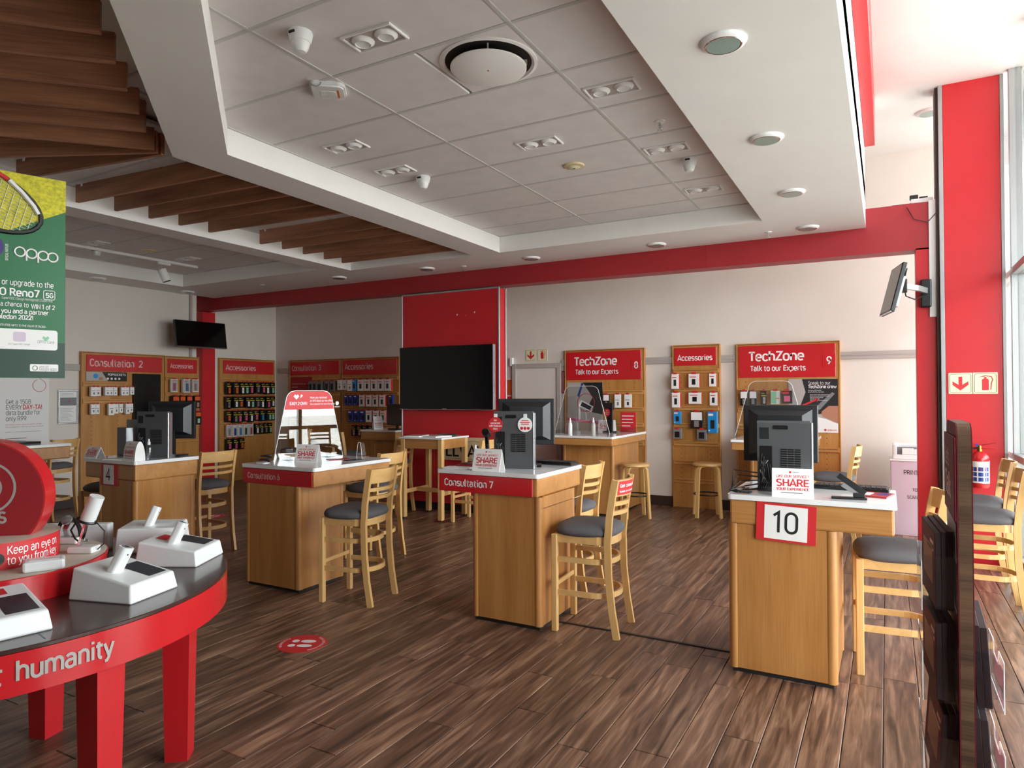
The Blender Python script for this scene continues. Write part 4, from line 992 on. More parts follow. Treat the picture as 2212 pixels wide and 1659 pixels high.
def pack_meshes(kind, w, h, d):
    k = (kind, round(w, 3), round(h, 3), round(d, 3))
    if k in PK: return PK[k]
    b = MB(); f = -d-.0006
    def R_(x0, z0, x1, z1, m_): b.use(m_); flat(b, [(x0*w, z0*h-h), (x1*w, z0*h-h), (x1*w, z1*h-h), (x0*w, z1*h-h)], f)
    body = dict(white='white_card', black='black', redwhite='white_card', blue='blue', navy='blue_dark', grey='grey_ink', orange='black', box='white_card', lime='white_card', print='black', darkbox='dark_case')[kind[0]]
    b.use(body); b.box(-w/2, -d, -h, w/2, 0, 0, .002)
    acc = kind[1] if len(kind) > 1 else None
    if kind[0] == 'black':
        R_(-.42, .62, .42, .68, 'pack_yellow'); R_(-.42, .80, .1, .84, 'pack_yellow'); R_(-.12, .10, .30, .55, acc or 'silver'); R_(-.05, .3, .08, .38, 'black')
    elif kind[0] == 'white': R_(-.35, .55, .3, .6, 'grey_ink'); R_(-.1, .18, .2, .42, acc or 'grey_ink')
    elif kind[0] == 'redwhite': R_(-.2, .2, .15, .62, acc or 'dark_case'); R_(-.4, .74, .2, .8, 'red_print'); b.use('red_print'); b.box(w/2, -d+.002, -h+.004, w/2+.002, -.002, -.004)
    elif kind[0] in ('blue', 'navy'): R_(-.2, .2, .25, .6, 'ink'); R_(-.42, .8, .1, .9, 'letter'); R_(-.4, .08, -.25, .14, 'letter')
    elif kind[0] == 'orange': R_(-.45, .62, .45, .92, 'orange'); R_(-.1, .1, .3, .45, acc or 'grey_ink')
    elif kind[0] == 'box': R_(-.45, .05, .45, .95, 'trim_grey'); R_(-.2, .12, .22, .68, acc or 'blue'); R_(-.4, .8, .2, .88, 'letter')
    elif kind[0] == 'lime': R_(-.48, .05, .1, .95, 'mint'); R_(-.1, .4, .4, .46, 'red_print')
    elif kind[0] == 'grey': R_(-.3, .15, .3, .75, 'black')
    elif kind[0] == 'print': R_(-.45, .5, .45, .95, 'letter'); R_(-.2, .1, .2, .45, 'silver')
    elif kind[0] == 'darkbox': R_(-.3, .15, .3, .6, 'pink'); R_(-.45, .75, .2, .9, 'red_print')
    tg = MB().use('red_print'); tg.box(-w*.22, -d-.004, -.004, w*.22, -d+.002, .022, .001)
    hk = MB().use('chrome'); hk.cyl((0, .03, .012), (0, -d-.02, .012), .0025, 6)
    PK[k] = (b.mesh('pack', body), tg.mesh('tag', 'red_print'), hk.mesh('hook', 'chrome')); return PK[k]
def pack(kind, label, group, loc, rz, w, h, d):
    a, b, c = pack_meshes(kind, w, h, d)
    o = link('accessory_pack', a, None, loc, (0, 0, R(rz))); tag(o, label, 'accessory pack', group)
    link('price_tag', b, o); link('hook', c, o); return o
ORD = 'first second third fourth fifth sixth seventh eighth ninth tenth eleventh twelfth'.split()
def row(bd, z, items, what, where, group, start=0):
    """items: (x, kind, w, h, d[, out]) in board coordinates"""
    mw = Matrix.Translation(bd.location) @ bd.rotation_euler.to_matrix().to_4x4(); rz = math.degrees(bd.rotation_euler.z)
    for i, it in enumerate(items):
        x, kind, w, h, d = it[:5]
        p = mw @ Vector((x, -.068-.03-(it[5] if len(it) > 5 else 0), z))
        lab = '%s, %s from the left on %s' % (what, ORD[i+start], where) if len(items) > 1 else '%s on %s' % (what, where)
        pack(kind, lab, group, p, rz+random.uniform(-3, 3), w, h, d)

# ---- wall on the poster side: board faces +x
LX = XL+.001
c2 = board('board with Consultation 2 sign beside the framed notice', (LX, 5.314, 0), 90, 1.19,
  [(.05, 1.17, 1.885, 2.115, [('Consultation', .14, .09, 1.955, .64, 'letter_pink'), ('2', .14, .80, 1.955, None, 'letter_pink')])], [(1.70, 0, .62), (1.46, 0, .70)], 2.14, (.12, .5, .74))
a2 = board('narrow board with Accessories sign touching the red post', (LX, 6.55, 0), 90, .565,
  [(.03, .54, 1.885, 2.105, [('Accessories', .095, .07, 1.965, .40, 'letter_pink')])], [(1.80, -.01, .575), (1.56, -.01, .575), (1.31, -.01, .575), (1.07, -.01, .575), (.83, -.01, .575)], 2.135, (.47,))
t = thing('portrait_display', 'black portrait screen on the Consultation 2 board', 'screen', (LX+.052, 6.02, 1.14), 90)
MB().box(0, -.05, 0, .42, 0, .72, .004).build('case', 'black', t); MB().box(.015, -.0512, .015, .405, -.05, .705).build('screen', 'screen', t)
t = thing('phone_grip_banner', 'small black and grey banner reading POPSOCKETS on the Consultation 2 board', 'banner', (LX+.051, 5.36, 1.745), 90)
MB().box(0, -.006, 0, .58, 0, .13, .001).build('panel', 'black', t)
mb = MB().use('trim_grey'); flat(mb, [(.002, .002), (.30, .002), (.22, .128), (.002, .128)], -.0066); mb.use('blue'); flat(mb, [(.13+.035*math.cos(R(a)), .07+.035*math.sin(R(a))) for a in range(0, 360, 20)], -.0072)
mb.use('skin_print'); flat(mb, [(.17, .01), (.24, .02), (.22, .06), (.18, .05)], -.007)
mb.use('letter'); put_text(mb, 'POPSOCKETS', .045, .30, .078, -.0068, .03, width=.26)
for k in range(4): flat(mb, [(.30+.055*k+.016*math.cos(R(a)), .035+.016*math.sin(R(a))) for a in range(0, 360, 30)], -.0068)
mb.build('print', 'black', t)
W1 = ('white',)
row(c2, 1.66, [(.10, W1, .07, .13, .05), (.17, W1, .08, .125, .03), (.29, W1, .07, .12, .05), (.355, W1, .055, .12, .03), (.415, W1, .055, .12, .03), (.52, W1, .06, .12, .05), (.585, W1, .06, .12, .03), (.655, W1, .06, .11, .04)], 'white carded pack', 'the upper rail of the Consultation 2 board', 'white carded packs on the upper rail of the Consultation 2 board')
row(c2, 1.42, [(.10, W1, .06, .14, .05), (.17, W1, .05, .14, .03), (.35, W1, .08, .16, .05), (.43, W1, .065, .14, .03), (.50, W1, .06, .13, .03), (.585, W1, .06, .15, .05), (.65, W1, .055, .13, .03)], 'white carded pack', 'the lower rail of the Consultation 2 board', 'white carded packs on the lower rail of the Consultation 2 board')
row(a2, 1.79, [(.09, ('box', 'pink'), .11, .20, .04), (.29, ('box', 'blue'), .12, .21, .06), (.46, ('box', 'orange'), .11, .20, .04)], 'boxed phone case', 'the top rail of the narrow Accessories board', 'boxed phone cases on the top rail of the narrow Accessories board')
row(a2, 1.53, [(.10, ('orange',), .11, .2, .07), (.23, ('orange',), .09, .2, .05), (.35, ('orange',), .09, .2, .05), (.48, ('orange', 'skin_print'), .10, .2, .06)], 'black and orange pack', 'the second rail of the narrow board', 'black and orange packs on the narrow Accessories board')
row(a2, 1.28, [(.30, ('orange',), .10, .2, .05), (.49, ('orange', 'mint'), .11, .21, .06)], 'black and orange pack', 'the third rail of the narrow board', 'black and orange packs on the narrow Accessories board')
t = thing('yellow_note', 'crumpled yellow note hanging on the Consultation 2 board', 'note', (LX+.053, 6.28, .86), 90)
MB().add([(0,0,0),(.08,-.012,.01),(.10,-.004,.07),(.03,-.015,.10),(-.02,-.002,.06),(.04,-.03,.05)], [(0,1,5),(1,2,5),(2,3,5),(3,4,5),(4,0,5)]).build('paper', 'pack_yellow', t)

AX = XA+.001
a1 = board('wide board with Accessories sign ending at the corner', (AX, 7.92, 0), 90, 1.19,
  [(.05, 1.17, 1.92, 2.155, [('Accessories', .125, .10, 1.985, .66, 'letter_pink')])], [(z, -.01, 1.19) for z in (1.80, 1.55, 1.30, 1.05, .80)], 2.18, (.1, .5, 1.0))
cl = ('pink', 'blue', 'mint', 'silver', 'orange', 'white_card')
def blk(): return ('black', random.choice(cl))
for z, n, lab in ((1.77, 9, 'top'), (1.51, 9, 'second'), (1.26, 9, 'third')):
    row(a1, z, [(.10+.122*k+random.uniform(-.008, .008), blk(), .104, .205+random.uniform(-.01, .02), .05, random.choice((0, .03, .06))) for k in range(n)], 'black case pack', 'the %s rail of the corner Accessories board' % lab, 'black and yellow case packs, %s rail' % lab)
row(a1, 1.01, [(.12+.115*k, ('box', c), .10, .215, .05) for k, c in enumerate(('pack_yellow', 'blue_dark', 'blue', 'green_dark', 'red_print'))], 'grey boxed case', 'the fourth rail of the corner Accessories board', 'grey boxed cases, fourth rail')
row(a1, 1.01, [(.72+.1*k, blk(), .09, .19, .05) for k in range(4)], 'dark case pack after the grey boxes', 'the corner Accessories board', 'dark case packs, fourth rail')
row(a1, .765, [(.12+.13*k, blk(), .105, .2, .05) for k in range(3)], 'black case pack', 'the lowest rail of the corner Accessories board', 'black and yellow case packs, lowest rail')

# ---- back wall boards
BY = YB-.001
c3 = board('dim board with Consultation 3 sign in the alcove', (-9.86, BY, 0), 0, 1.25,
  [(.02, 1.24, 1.905, 2.15, [('Consultation', .14, .06, 1.985, .62, 'letter_pink'), ('3', .14, .74, 1.985, None, 'letter_pink')])], [(1.80, .58, 1.26), (1.55, .58, 1.26), (1.05, 0, 1.26)], 2.17)
a3 = board('dim board with Accessories sign in the alcove', (-8.55, BY, 0), 0, 1.27,
  [(.02, 1.24, 1.89, 2.15, [('Accessories', .135, .07, 1.985, .66, 'letter_pink')])], [(z, 0, 1.27) for z in (1.82, 1.55, 1.28, 1.02)], 2.17)
t = thing('business_poster', 'dim dark red poster on the Consultation 3 board', 'poster', (-9.83, BY-.052, 1.30)); MB().box(0, -.006, 0, .54, 0, .57, .001).build('panel', 'red_dark', t)
lettering([('Build your business your way', .04, .03, .43, -.0068, dict(width=.44, bold=.005)), ('with Fibre', .04, .03, .37, -.0068, dict(bold=.005))], t, mats='letter_pink')
RW = ('redwhite',)
row(c3, 1.78, [(.62, ('grey',), .10, .18, .05), (.72, ('grey',), .10, .18, .05), (.84, ('grey',), .13, .2, .05), (1.02, ('grey',), .10, .18, .05), (1.15, ('grey',), .10, .18, .05)], 'grey headphone pack', 'the dim Consultation 3 board', 'grey headphone packs on the Consultation 3 board')
row(a3, 1.80, [(.02, ('white',), .10, .18, .05), (.14, ('white',), .10, .18, .05), (.265, ('white',), .11, .2, .06), (.375, ('blue',), .08, .19, .06)], 'pale pack', 'the top rail of the alcove Accessories board', 'packs at the start of the top rail, alcove Accessories board')
row(a3, 1.80, [(.52+.15*k, RW, .14, .2, .06) for k in range(5)], 'red-sided pack', 'the top rail of the alcove Accessories board', 'red-sided white packs, top rail of the alcove')
row(a3, 1.53, [(.18+.11*k, ('navy',), .09, .18, .05) for k in range(3)]+[(.55+.15*k, RW, .13, .2, .06) for k in range(4)]+[(1.18, ('navy',), .09, .18, .05)], 'hanging pack', 'the second rail of the alcove Accessories board', 'packs on the second rail of the alcove Accessories board')
row(a3, 1.26, [(.28+.14*k, ('navy',), .12, .2, .05) for k in range(3)]+[(.70+.16*k, RW, .13, .2, .06) for k in range(3)], 'hanging pack', 'the third rail of the alcove Accessories board', 'packs on the third rail of the alcove Accessories board')
row(a3, 1.0, [(.35+.13*k, ('black',), .1, .19, .05) for k in range(5)], 'dark pack', 'the lowest rail of the alcove Accessories board', 'dark packs on the lowest rail of the alcove board')
def tech(label, x, num):
    return board(label, (x, BY, 0), 0, 1.19, [(.015, 1.155, 1.74, 2.15, [('TechZone', .165, .14, 1.955, .66, 'letter'), ('Talk to our Experts', .095, .16, 1.825, .66, 'letter')]), (1.01, 1.16, 1.86, 2.02, [(num, .13, 1.055, 1.895, None, 'letter')])],
      [(1.56, .59 if num == '8' else 0, 1.19 if num == '8' else .55), (1.32, .59 if num == '8' else 0, 1.19 if num == '8' else .55), (1.10, .59 if num == '8' else 0, 1.19 if num == '8' else .6), (.84, 0, 1.19)], 2.165, (.68, 1.05) if num == '8' else (.1, .5, 1.05))
t8 = tech('board with TechZone sign numbered eight near the door', -4.155, '8')
t9 = tech('board with TechZone sign numbered nine above the desk ten monitor', -1.70, '9')
am = board('slim board with Accessories sign between the two TechZone boards', (-2.545, BY, 0), 0, .605, [(.015, .575, 1.915, 2.155, [('Accessories', .10, .06, 1.985, .47, 'letter')])],
  [(z, 0, .605) for z in (1.84, 1.59, 1.34, 1.11, .86, .61, .36)], 2.18, (.10, .49))
row(t8, 1.53, [(.66, ('print',), .09, .18, .03), (.83, ('white',), .09, .19, .03), (.98, ('white', 'dark_case'), .10, .185, .03)], 'phone case pack', 'the board numbered eight', 'phone accessory packs on the board numbered eight')
row(am, 1.80, [(.055, RW, .10, .20, .06, .02), (.30, RW, .14, .18, .05), (.54, ('redwhite', 'black'), .09, .17, .03)], 'red-sided pack', 'the top rail of the slim Accessories board', 'red-sided packs, top rail of the slim board')
row(am, 1.55, [(.06, RW, .11, .2, .06), (.31, ('redwhite', 'black'), .17, .15, .04), (.55, RW, .10, .17, .03)], 'red-sided pack', 'the second rail of the slim Accessories board', 'red-sided packs, second rail of the slim board')
row(am, 1.30, [(.07, ('blue',), .10, .17, .04), (.54, ('blue',), .12, .28, .06)], 'blue carded pack', 'the third rail of the slim Accessories board', 'blue carded packs on the slim board')
row(am, 1.30, [(.33, ('print',), .16, .23, .05)], 'large black power bank pack between blue packs', 'the slim Accessories board', 'black pack on the slim board')
row(am, 1.06, [(.075, ('grey',), .11, .13, .06), (.40, ('grey',), .12, .14, .06)], 'grey headset pack', 'the fourth rail of the slim Accessories board', 'grey headset packs on the slim board')
row(t9, 1.57, [(.09, ('print',), .09, .19, .03), (.20, ('print',), .09, .19, .03), (.33, ('black', 'trim_grey'), .07, .18, .03), (.47, ('lime',), .11, .17, .03), (.61, ('darkbox',), .12, .16, .06)], 'small accessory pack', 'the board numbered nine', 'small accessory packs on the board numbered nine')
# posters on the tech boards
t = thing('phone_repair_poster', 'poster of a phone and charger on the board numbered eight', 'poster', (-4.13, BY-.052, .99))
MB().box(0, -.006, 0, .555, 0, .715, .001).build('panel', 'trim_grey', t)
mb = MB().use('ink'); flat(mb, [(.30, .30), (.555, .25), (.555, .713), (.25, .713), (.40, .50)], -.0066)
mb.use('letter'); flat(mb, [(.18, .37), (.38, .28), (.42, .36), (.22, .46)], -.0072); mb.use('dark_case'); flat(mb, [(.21, .375), (.36, .31), (.39, .36), (.24, .43)], -.0076)
mb.use('red_print')
ring = [(.30+.135*math.cos(R(a)), .42+.135*math.sin(R(a))) for a in range(60, 421, 15)]
for a, b in zip(ring, ring[1:]):
    ka = [(.30+(x-.30)*.93, .42+(z-.42)*.93) for x, z in (a, b)]; flat(mb, [ka[0], a, b, ka[1]][::-1], -.0078)
mb.use('blue_dark'); flat(mb, [(.16, .52), (.19, .50), (.26, .70), (.23, .71)], -.0074)
mb.use('pink'); flat(mb, [(.0, .16), (.555, .10), (.555, .14), (.0, .2)], -.007)
mb.build('print', 'letter', t)
t = thing('crew_poster', 'grey and black poster reading Speak to our TechZone crew', 'poster', (-1.085, BY-.052, 1.05))
MB().box(0, -.006, 0, .565, 0, .665, .001).build('panel', 'trim_grey', t)
mb = MB().use('ink'); flat(mb, [(.10, .22), (.33, .22), (.565, .30), (.565, .663), (.16, .663), (.20, .5)], -.0066)
mb.use('grey_ink'); flat(mb, [(.30, .30), (.50, .50), (.53, .48), (.36, .28)], -.007)
mb.use('skin_print'); flat(mb, [(.39, .20), (.565, .12), (.565, .33), (.46, .33), (.38, .26)], -.0072); flat(mb, [(.36, .23), (.40, .21), (.45, .24), (.44, .26)], -.0075)
mb.use('white_card'); flat(mb, [(.30, .002), (.563, .002), (.563, .11), (.43, .17), (.30, .2)], -.007)
mb.use('red_print'); flat(mb, [(.15, .34), (.33, .42), (.335, .40), (.17, .325)], -.0078); flat(mb, [(.30, .44), (.345, .41), (.33, .37), (.325, .40)], -.0078); flat(mb, [(.42+.014*math.cos(R(a)), .035+.014*math.sin(R(a))) for a in range(0, 360, 30)], -.0078); put_text(mb, 'vodacom', .032, .44, .025, -.0078, .01)
mb.use('letter'); put_text(mb, 'Speak to our', .055, .23, .595, -.0074, 0, width=.25); put_text(mb, 'TechZone crew', .052, .23, .55, -.0074, .02, width=.32)
for k, (s, w_) in enumerate((('for more information', .15), ('about all of our services.', .18))): put_text(mb, s, .022, .23, .515-.02*k, -.0074, .002, width=w_)
for k, (s, w_) in enumerate((('Device health check and diagnostics', .22), ('Device setup and technical support', .22), ('Data backup and transfer', .15), ('Software upgrades', .11), ('Device trade-in and collection', .2))): put_text(mb, s, .018, .25, .465-.018*k, -.0074, .002, width=w_)
mb.build('print', 'letter', t)

# ---- posters on the poster-side wall
t = thing('data_bundle_poster', 'tall pale wall poster reading Get a 15GB data bundle', 'poster', (XL+.001, 4.15, .79), 90)
MB().box(0, -.012, 0, .76, 0, 1.01, .002).build('panel', 'white_card', t)
mb = MB().use('grey_ink'); z = .565
for s, w_ in (('Get a 15GB', .29), ('data bundle for', .40), ('only R99', .235)):
    put_text(mb, s, .085, .25, .644 if s[0] == 'G' else .506 if s[0] == 'd' else .43, -.0125, .004, width=w_)
put_text(mb, 'EVERY', .085, .25, .575, -.0125, .004, width=.185)
put_text(mb, 'Plus an additional 1.5GB Night Owl data allocation', .022, .25, .345, -.0125, 0, width=.44)
mb.box(.25, -.0126, .285, .66, -.012, .289); mb.box(.25, -.0126, .20, .49, -.012, .208); mb.box(.25, -.0126, .175, .40, -.012, .182)
mb.use('red_print'); put_text(mb, 'DAY-TA!', .085, .445, .575, -.0125, .02, width=.225); put_text(mb, 'Get 250MB Anytime data every app for 30 days', .022, .25, .375, -.0125, 0, width=.42)
q = [(.64+.08*math.cos(R(a)), .885+.08*math.sin(R(a))) for a in range(110, 425, 15)]
mb.tube([(x, -.013, zz) for x, zz in q]+[(.65, -.013, .975), (.64, -.013, 1.0)], .003, 5)
mb.use('red_print'); flat(mb, [(.60+.018*math.cos(R(a)), .045+.018*math.sin(R(a))) for a in range(0, 360, 30)], -.0126); put_text(mb, 'vodacom', .03, .63, .035, -.0126, .01)
mb.build('print', 'grey_ink', t)
t = thing('framed_notice', 'silver framed notice beside the Consultation 2 board', 'framed notice', (XL+.001, 5.02, 1.155), 90)
f = MB()
for b in ((0, -.018, 0, .265, 0, .022), (0, -.018, .443, .265, 0, .465), (0, -.018, .022, .022, 0, .443), (.243, -.018, .022, .265, 0, .443)): f.box(*b, .004)
f.build('frame', 'silver', t); MB().box(.022, -.008, .022, .243, -.004, .443).build('sheet', 'white_card', t)
mb = MB().use('grey_ink'); mb.box(.03, -.0088, .25, .238, -.008, .36)
for k in range(11): mb.box(.035, -.0088, .05+.016*k, .035+random.uniform(.09, .19), -.008, .053+.016*k)
for k in range(3): mb.box(.035, -.0088, .38+.016*k, .2, -.008, .383+.016*k)
mb.use('red_print'); flat(mb, [(.13, .3), (.16, .3), (.145, .33)], -.009); mb.build('print', 'grey_ink', t)
for k, z in enumerate((1.72, 1.50)):
    t = thing('promo_bag', ('upper' if k == 0 else 'lower')+' shiny red promotional bag hanging at the photo edge by the data bundle poster', 'bag', (XL+.05, 4.24, z), 90, 'shiny red bags by the data bundle poster')
    MB().box(-.16, -.05, -.17, .05, 0, .02, .012).build('bag', 'red_sign', t); MB().box(-.16, -.0515, -.10, .048, -.05, -.06).build('white_band', 'white_card', t); MB().cyl((-.03, .0, .012), (-.03, -.14, .012), .003).build('hook', 'chrome', t)

# ---- safety signs
def safety(label, loc, rz, s, gap):
    t = thing('safety_sign', label, 'sign', loc, rz, 'photoluminescent fire signs')
    for k in range(2):
        o = k*(s+gap)
        p = MB().box(o, -.006, 0, o+s, 0, s*1.04, .001).build('plate', 'cream_sign', t)
        mb = MB().use('ink'); q = rrect(o+s*.06, s*.06, o+s*.94, s*.98, s*.08, 3)
        mb.tube([(x, -.0064, z) for x, z in q], s*.008, 4, True)
        mb.use('red_print'); c = o+s/2
        if k == 0: mb.add([(c-.08*s, -.0068, .85*s), (c-.08*s, -.0068, .45*s), (c-.33*s, -.0068, .62*s), (c-.33*s, -.0068, .44*s), (c, -.0068, .16*s), (c+.33*s, -.0068, .44*s), (c+.33*s, -.0068, .62*s), (c+.08*s, -.0068, .45*s), (c+.08*s, -.0068, .85*s)], [tuple(range(9))])
        else:
            mb.add([(c-.14*s, -.0068, .18*s), (c+.14*s, -.0068, .18*s), (c+.14*s, -.0068, .68*s), (c+.09*s, -.0068, .74*s), (c-.09*s, -.0068, .74*s), (c-.14*s, -.0068, .68*s)], [tuple(range(6))])
            mb.box(c-.05*s, -.0069, .74*s, c+.05*s, -.0066, .82*s); mb.add([(c-.30*s, -.0068, .80*s), (c+.06*s, -.0068, .86*s), (c+.06*s, -.0068, .90*s), (c-.02*s, -.0068, .90*s)], [(0, 1, 2, 3)])
            mb.tube([(c+.06*s, -.0068, .87*s), (c+.24*s, -.0068, .84*s), (c+.30*s, -.0068, .7*s), (c+.24*s, -.0068, .5*s), (c+.22*s, -.0068, .2*s)], .018*s, 5)
        mb.build('pictogram', 'red_print', p)
safety('pair of fire extinguisher signs on the red panel by the window', (.495, 7.359, 1.53), 0, .183, .004)
safety('pair of fire extinguisher signs above the back wall door', (-4.85, 9.199, 2.04), 0, .175, .02)
# ---- extinguisher
t = thing('fire_extinguisher', 'red fire extinguisher hanging on the red panel', 'fire extinguisher', (.715, 7.262, .70), 0)
MB().lathe([(.0, 0), (.066, .002), (.076, .02), (.076, .25), (.066, .285), (.04, .31), (.022, .32)], 28, cap=False).build('cylinder', 'red_sign', t)
MB().lathe([(.02, .315), (.02, .345), (.014, .36), (.014, .375)], 16).build('valve', 'brass', t)
MB().ribbon([(-.01, 0, .37), (.05, -.02, .385), (.12, -.03, .40)], .018, .006, (0, 1, 0)).ribbon([(-.01, 0, .35), (.05, -.02, .345), (.11, -.03, .345)], .018, .006, (0, 1, 0)).build('handle', 'red_dark', t)
MB().lathe([(.012, -.008), (.012, .008)], 12, Matrix.Translation((-.02, -.01, .375)) @ XZ).build('pressure_gauge', 'blue_dark', t)
n = 12; lb = MB().use('white_card')
def on_cyl(a, z, r=.0768): return (r*math.sin(R(a)), -r*math.cos(R(a)), z)
lb.add([on_cyl(-62+124*i/n, z) for z in (.045, .235) for i in range(n+1)], [(i, i+1, n+2+i, n+1+i) for i in range(n)])
lb.use('blue_dark')
for r_ in range(3):
    for c in range(3): lb.add([on_cyl(-50+36*c, .06+.045*r_, .0774), on_cyl(-34+36*c, .06+.045*r_, .0774), on_cyl(-22+36*c, .06+.045*r_, .0774), on_cyl(-22+36*c, .095+.045*r_, .0774), on_cyl(-34+36*c, .095+.045*r_, .0774), on_cyl(-50+36*c, .095+.045*r_, .0774)], [tuple(range(6))])
lb.use('red_print'); lb.add([on_cyl(a, z, .0776) for z in (.155, .175) for a in (-50, -25, 0, 25, 50)], [(i, i+1, 6+i, 5+i) for i in range(4)])
lb.build('label_sheet', 'white_card', t)
MB().tube([(-.02, 0, .35), (-.07, -.01, .34), (-.095, -.01, .25), (-.09, -.01, .12)], .009, 8).build('hose', 'black', t)
MB().box(-.03, .07, .18, .03, .098, .30, .003).build('wall_bracket', 'dark_case', t)

# ---- televisions
def tv(name, label, loc, rot, w, h, d=.05):
    t = thing(name, label, 'television', loc); t.rotation_euler = rot
    MB().box(-w/2, -d, -h/2, w/2, 0, h/2, .006).build('case', 'black', t)
    MB().box(-w/2+.012, -d-.001, -h/2+.018, w/2-.012, -d, h/2-.012).build('screen', 'screen', t)
    MB().box(-w/2, -d-.002, -h/2-.003, w/2, -d+.01, -h/2+.003, .001).build('bottom_edge', 'silver', t)
    return t
t = tv('wall_television', 'large black television on the red column', (-5.045, 7.36, 1.757), (0, 0, 0), 1.47, .83, .07)
MB().box(.733, -.072, -.41, .737, -.01, .41).build('side_edge', 'silver', t); MB().box(-.25, 0, -.2, .25, .045, .2, .004).build('wall_mount', 'black', t); MB().box(-.035, -.0735, -.411, .035, -.0725, -.404).build('maker_mark', 'trim_grey', t)
t = tv('hanging_television', 'small black television angled above the Consultation 2 board', (-9.36, 6.86, 2.475), (R(-9), 0, R(84)), .83, .415)
MB().box(-.05, 0, -.05, .05, .38, .05, .006).build('mount_arm', 'black', t)
t = tv('swing_arm_television', 'side-on flat television on a swing arm at the red post', (.075, 6.98, 2.46), (R(-14), 0, R(-78)), .42, .44, .035)
MB().box(-.12, 0, -.16, .12, .035, .12, .008).build('rear_cover', 'alu', t)
m = thing('swing_arm_bracket', 'black swing arm bracket fixed to the red post', 'wall bracket', (.33, 7.449, 2.47))
MB().box(-.045, -.08, -.13, .045, 0, .13, .012).build('wall_plate', 'black', m)
MB().ribbon([(0, -.08, .02), (-.08, -.28, .025), (-.18, -.42, .03)], .05, .028).build('arm', 'alu', m); MB().box(-.215, -.47, -.03, -.16, -.41, .09, .006).build('tilt_head', 'black', m)
MB().tube([(0, -.08, -.02), (-.1, -.3, -.08), (-.17, -.42, -.06), (-.19, -.45, .05), (-.16, -.42, .19), (-.19, -.44, .11)], .006, 8).build('cable', 'cable', m)
# router and cables on the beam
t = thing('network_router', 'small white router with dangling cable on the red beam end', 'router', (.30, 7.55, 3.341))
MB().box(-.08, -.06, 0, .1, .06, .05, .006).build('body', 'white_plastic', t); MB().box(-.09, -.05, .05, -.02, .0, .09, .004).box(-.01, -.02, .05, .06, .03, .075, .004).build('black_adapter', 'black', t)
MB().tube([(-.13, -.04, .0), (-.11, -.125, -.05), (-.06, -.13, -.16), (.05, -.125, -.20), (.12, -.12, -.12), (.12, -.10, .02)], .004, 6).build('cable', 'cable', t)
MB().box(-.24, -.06, 0, -.02, .0, .012, .002).build('dark_strip', 'dark_case', t)

# ---- floor stickers
def sticker(label, loc, rz, r):
    t = thing('floor_sticker', label, 'floor sticker', loc, rz, 'red distancing floor stickers')
    MB().lathe([(r, 0), (r, .0012)], 48).build('disc', 'red_print', t)
    mb = MB().use('letter'); z = .0018
    def txt(s, a0, rr, inv):
        vs, fs = tmesh(s, .026*r/.17, .012, 'CENTER')
        out = []
        for v in vs:
            a = a0-v.x/rr if not inv else a0+v.x/rr; q = rr+v.y if not inv else rr-v.y
            out.append((q*math.cos(a), q*math.sin(a), z))
        mb.add(out, fs)
    txt('SOCIAL DISTANCING MARKER', R(90), r*.80, False); txt('PLEASE STAND HERE', R(270), r*.92, True)
    for s in (-1, 1):
        for cy_, a, b in ((.03*r/.17, .032, .055), (-.062*r/.17, .026, .026)):
            mb.poly([(s*.042*r/.17+a*r/.17*math.cos(R(k))*(.85 if cy_ > 0 else 1), cy_+b*r/.17*math.sin(R(k)), z) for k in range(0, 360, 20)])
    mb.build('print', 'letter', t)
sticker('round red distancing sticker on the floor beside the round table', (-3.19, 3.06, .0005), -65, .15)
sticker('round red distancing sticker on the floor behind desk four', (-7.5, 5.7, .0005), 20, .15)

# ================================================================ ROUND DISPLAY TABLE
TC = (-3.33, 1.40); TR = .962
t = thing('round_display_table', 'round display table with dark top and red rim and legs', 'table', (TC[0], TC[1], 0))
tp = MB().lathe([(TR-.006, .735), (TR, .738), (TR, .748), (TR-.003, .751)], 96).build('tabletop', 'table_brown', t)
MB().lathe([(TR-.03, .60), (TR-.002, .60), (TR-.002, .735), (TR-.03, .735)], 96, cap=False).build('rim', 'red_sign', t)
MB().box(.03, -.002, .7505, .93, .002, .7516).build('top_joint', 'black', tp, rot=(0, 0, R(-12)))
for nm, (X, Y), a in (('leg', (.85, .02), 8), ('leg', (.665, .46), 38), ('leg', (-.05, .29), 15), ('leg', (-.5, -.6), 50), ('leg', (.35, -.65), -60)):
    l = MB(); w0, w1 = .055, .045
    l.add([(-w1,-w1,0),(w1,-w1,0),(w1,w1,0),(-w1,w1,0),(-w0,-w0,.60),(w0,-w0,.60),(w0,w0,.60),(-w0,w0,.60)], [(3,2,1,0),(4,5,6,7),(0,1,5,4),(1,2,6,5),(2,3,7,6),(3,0,4,7)])
    l.build(nm, 'red_sign', t, (X, Y, 0), (0, 0, R(a)))
vs, fs = tmesh('humanity', .088, .02, 'LEFT'); mb = MB().use('trim_grey'); k = .292/max(v.x for v in vs)
a0 = R(-17.2); mb.add([((TR+.0008)*math.cos(a0+v.x*k/TR), (TR+.0008)*math.sin(a0+v.x*k/TR), .648+v.y) for v in vs], fs)
vs, fs = tmesh('t', .088, .02, 'LEFT'); a0 = R(-20.6); mb.add([((TR+.0008)*math.cos(a0+v.x*k/TR), (TR+.0008)*math.sin(a0+v.x*k/TR), .648+v.y) for v in vs], fs)
mb.build('lettering', 'letter', t)
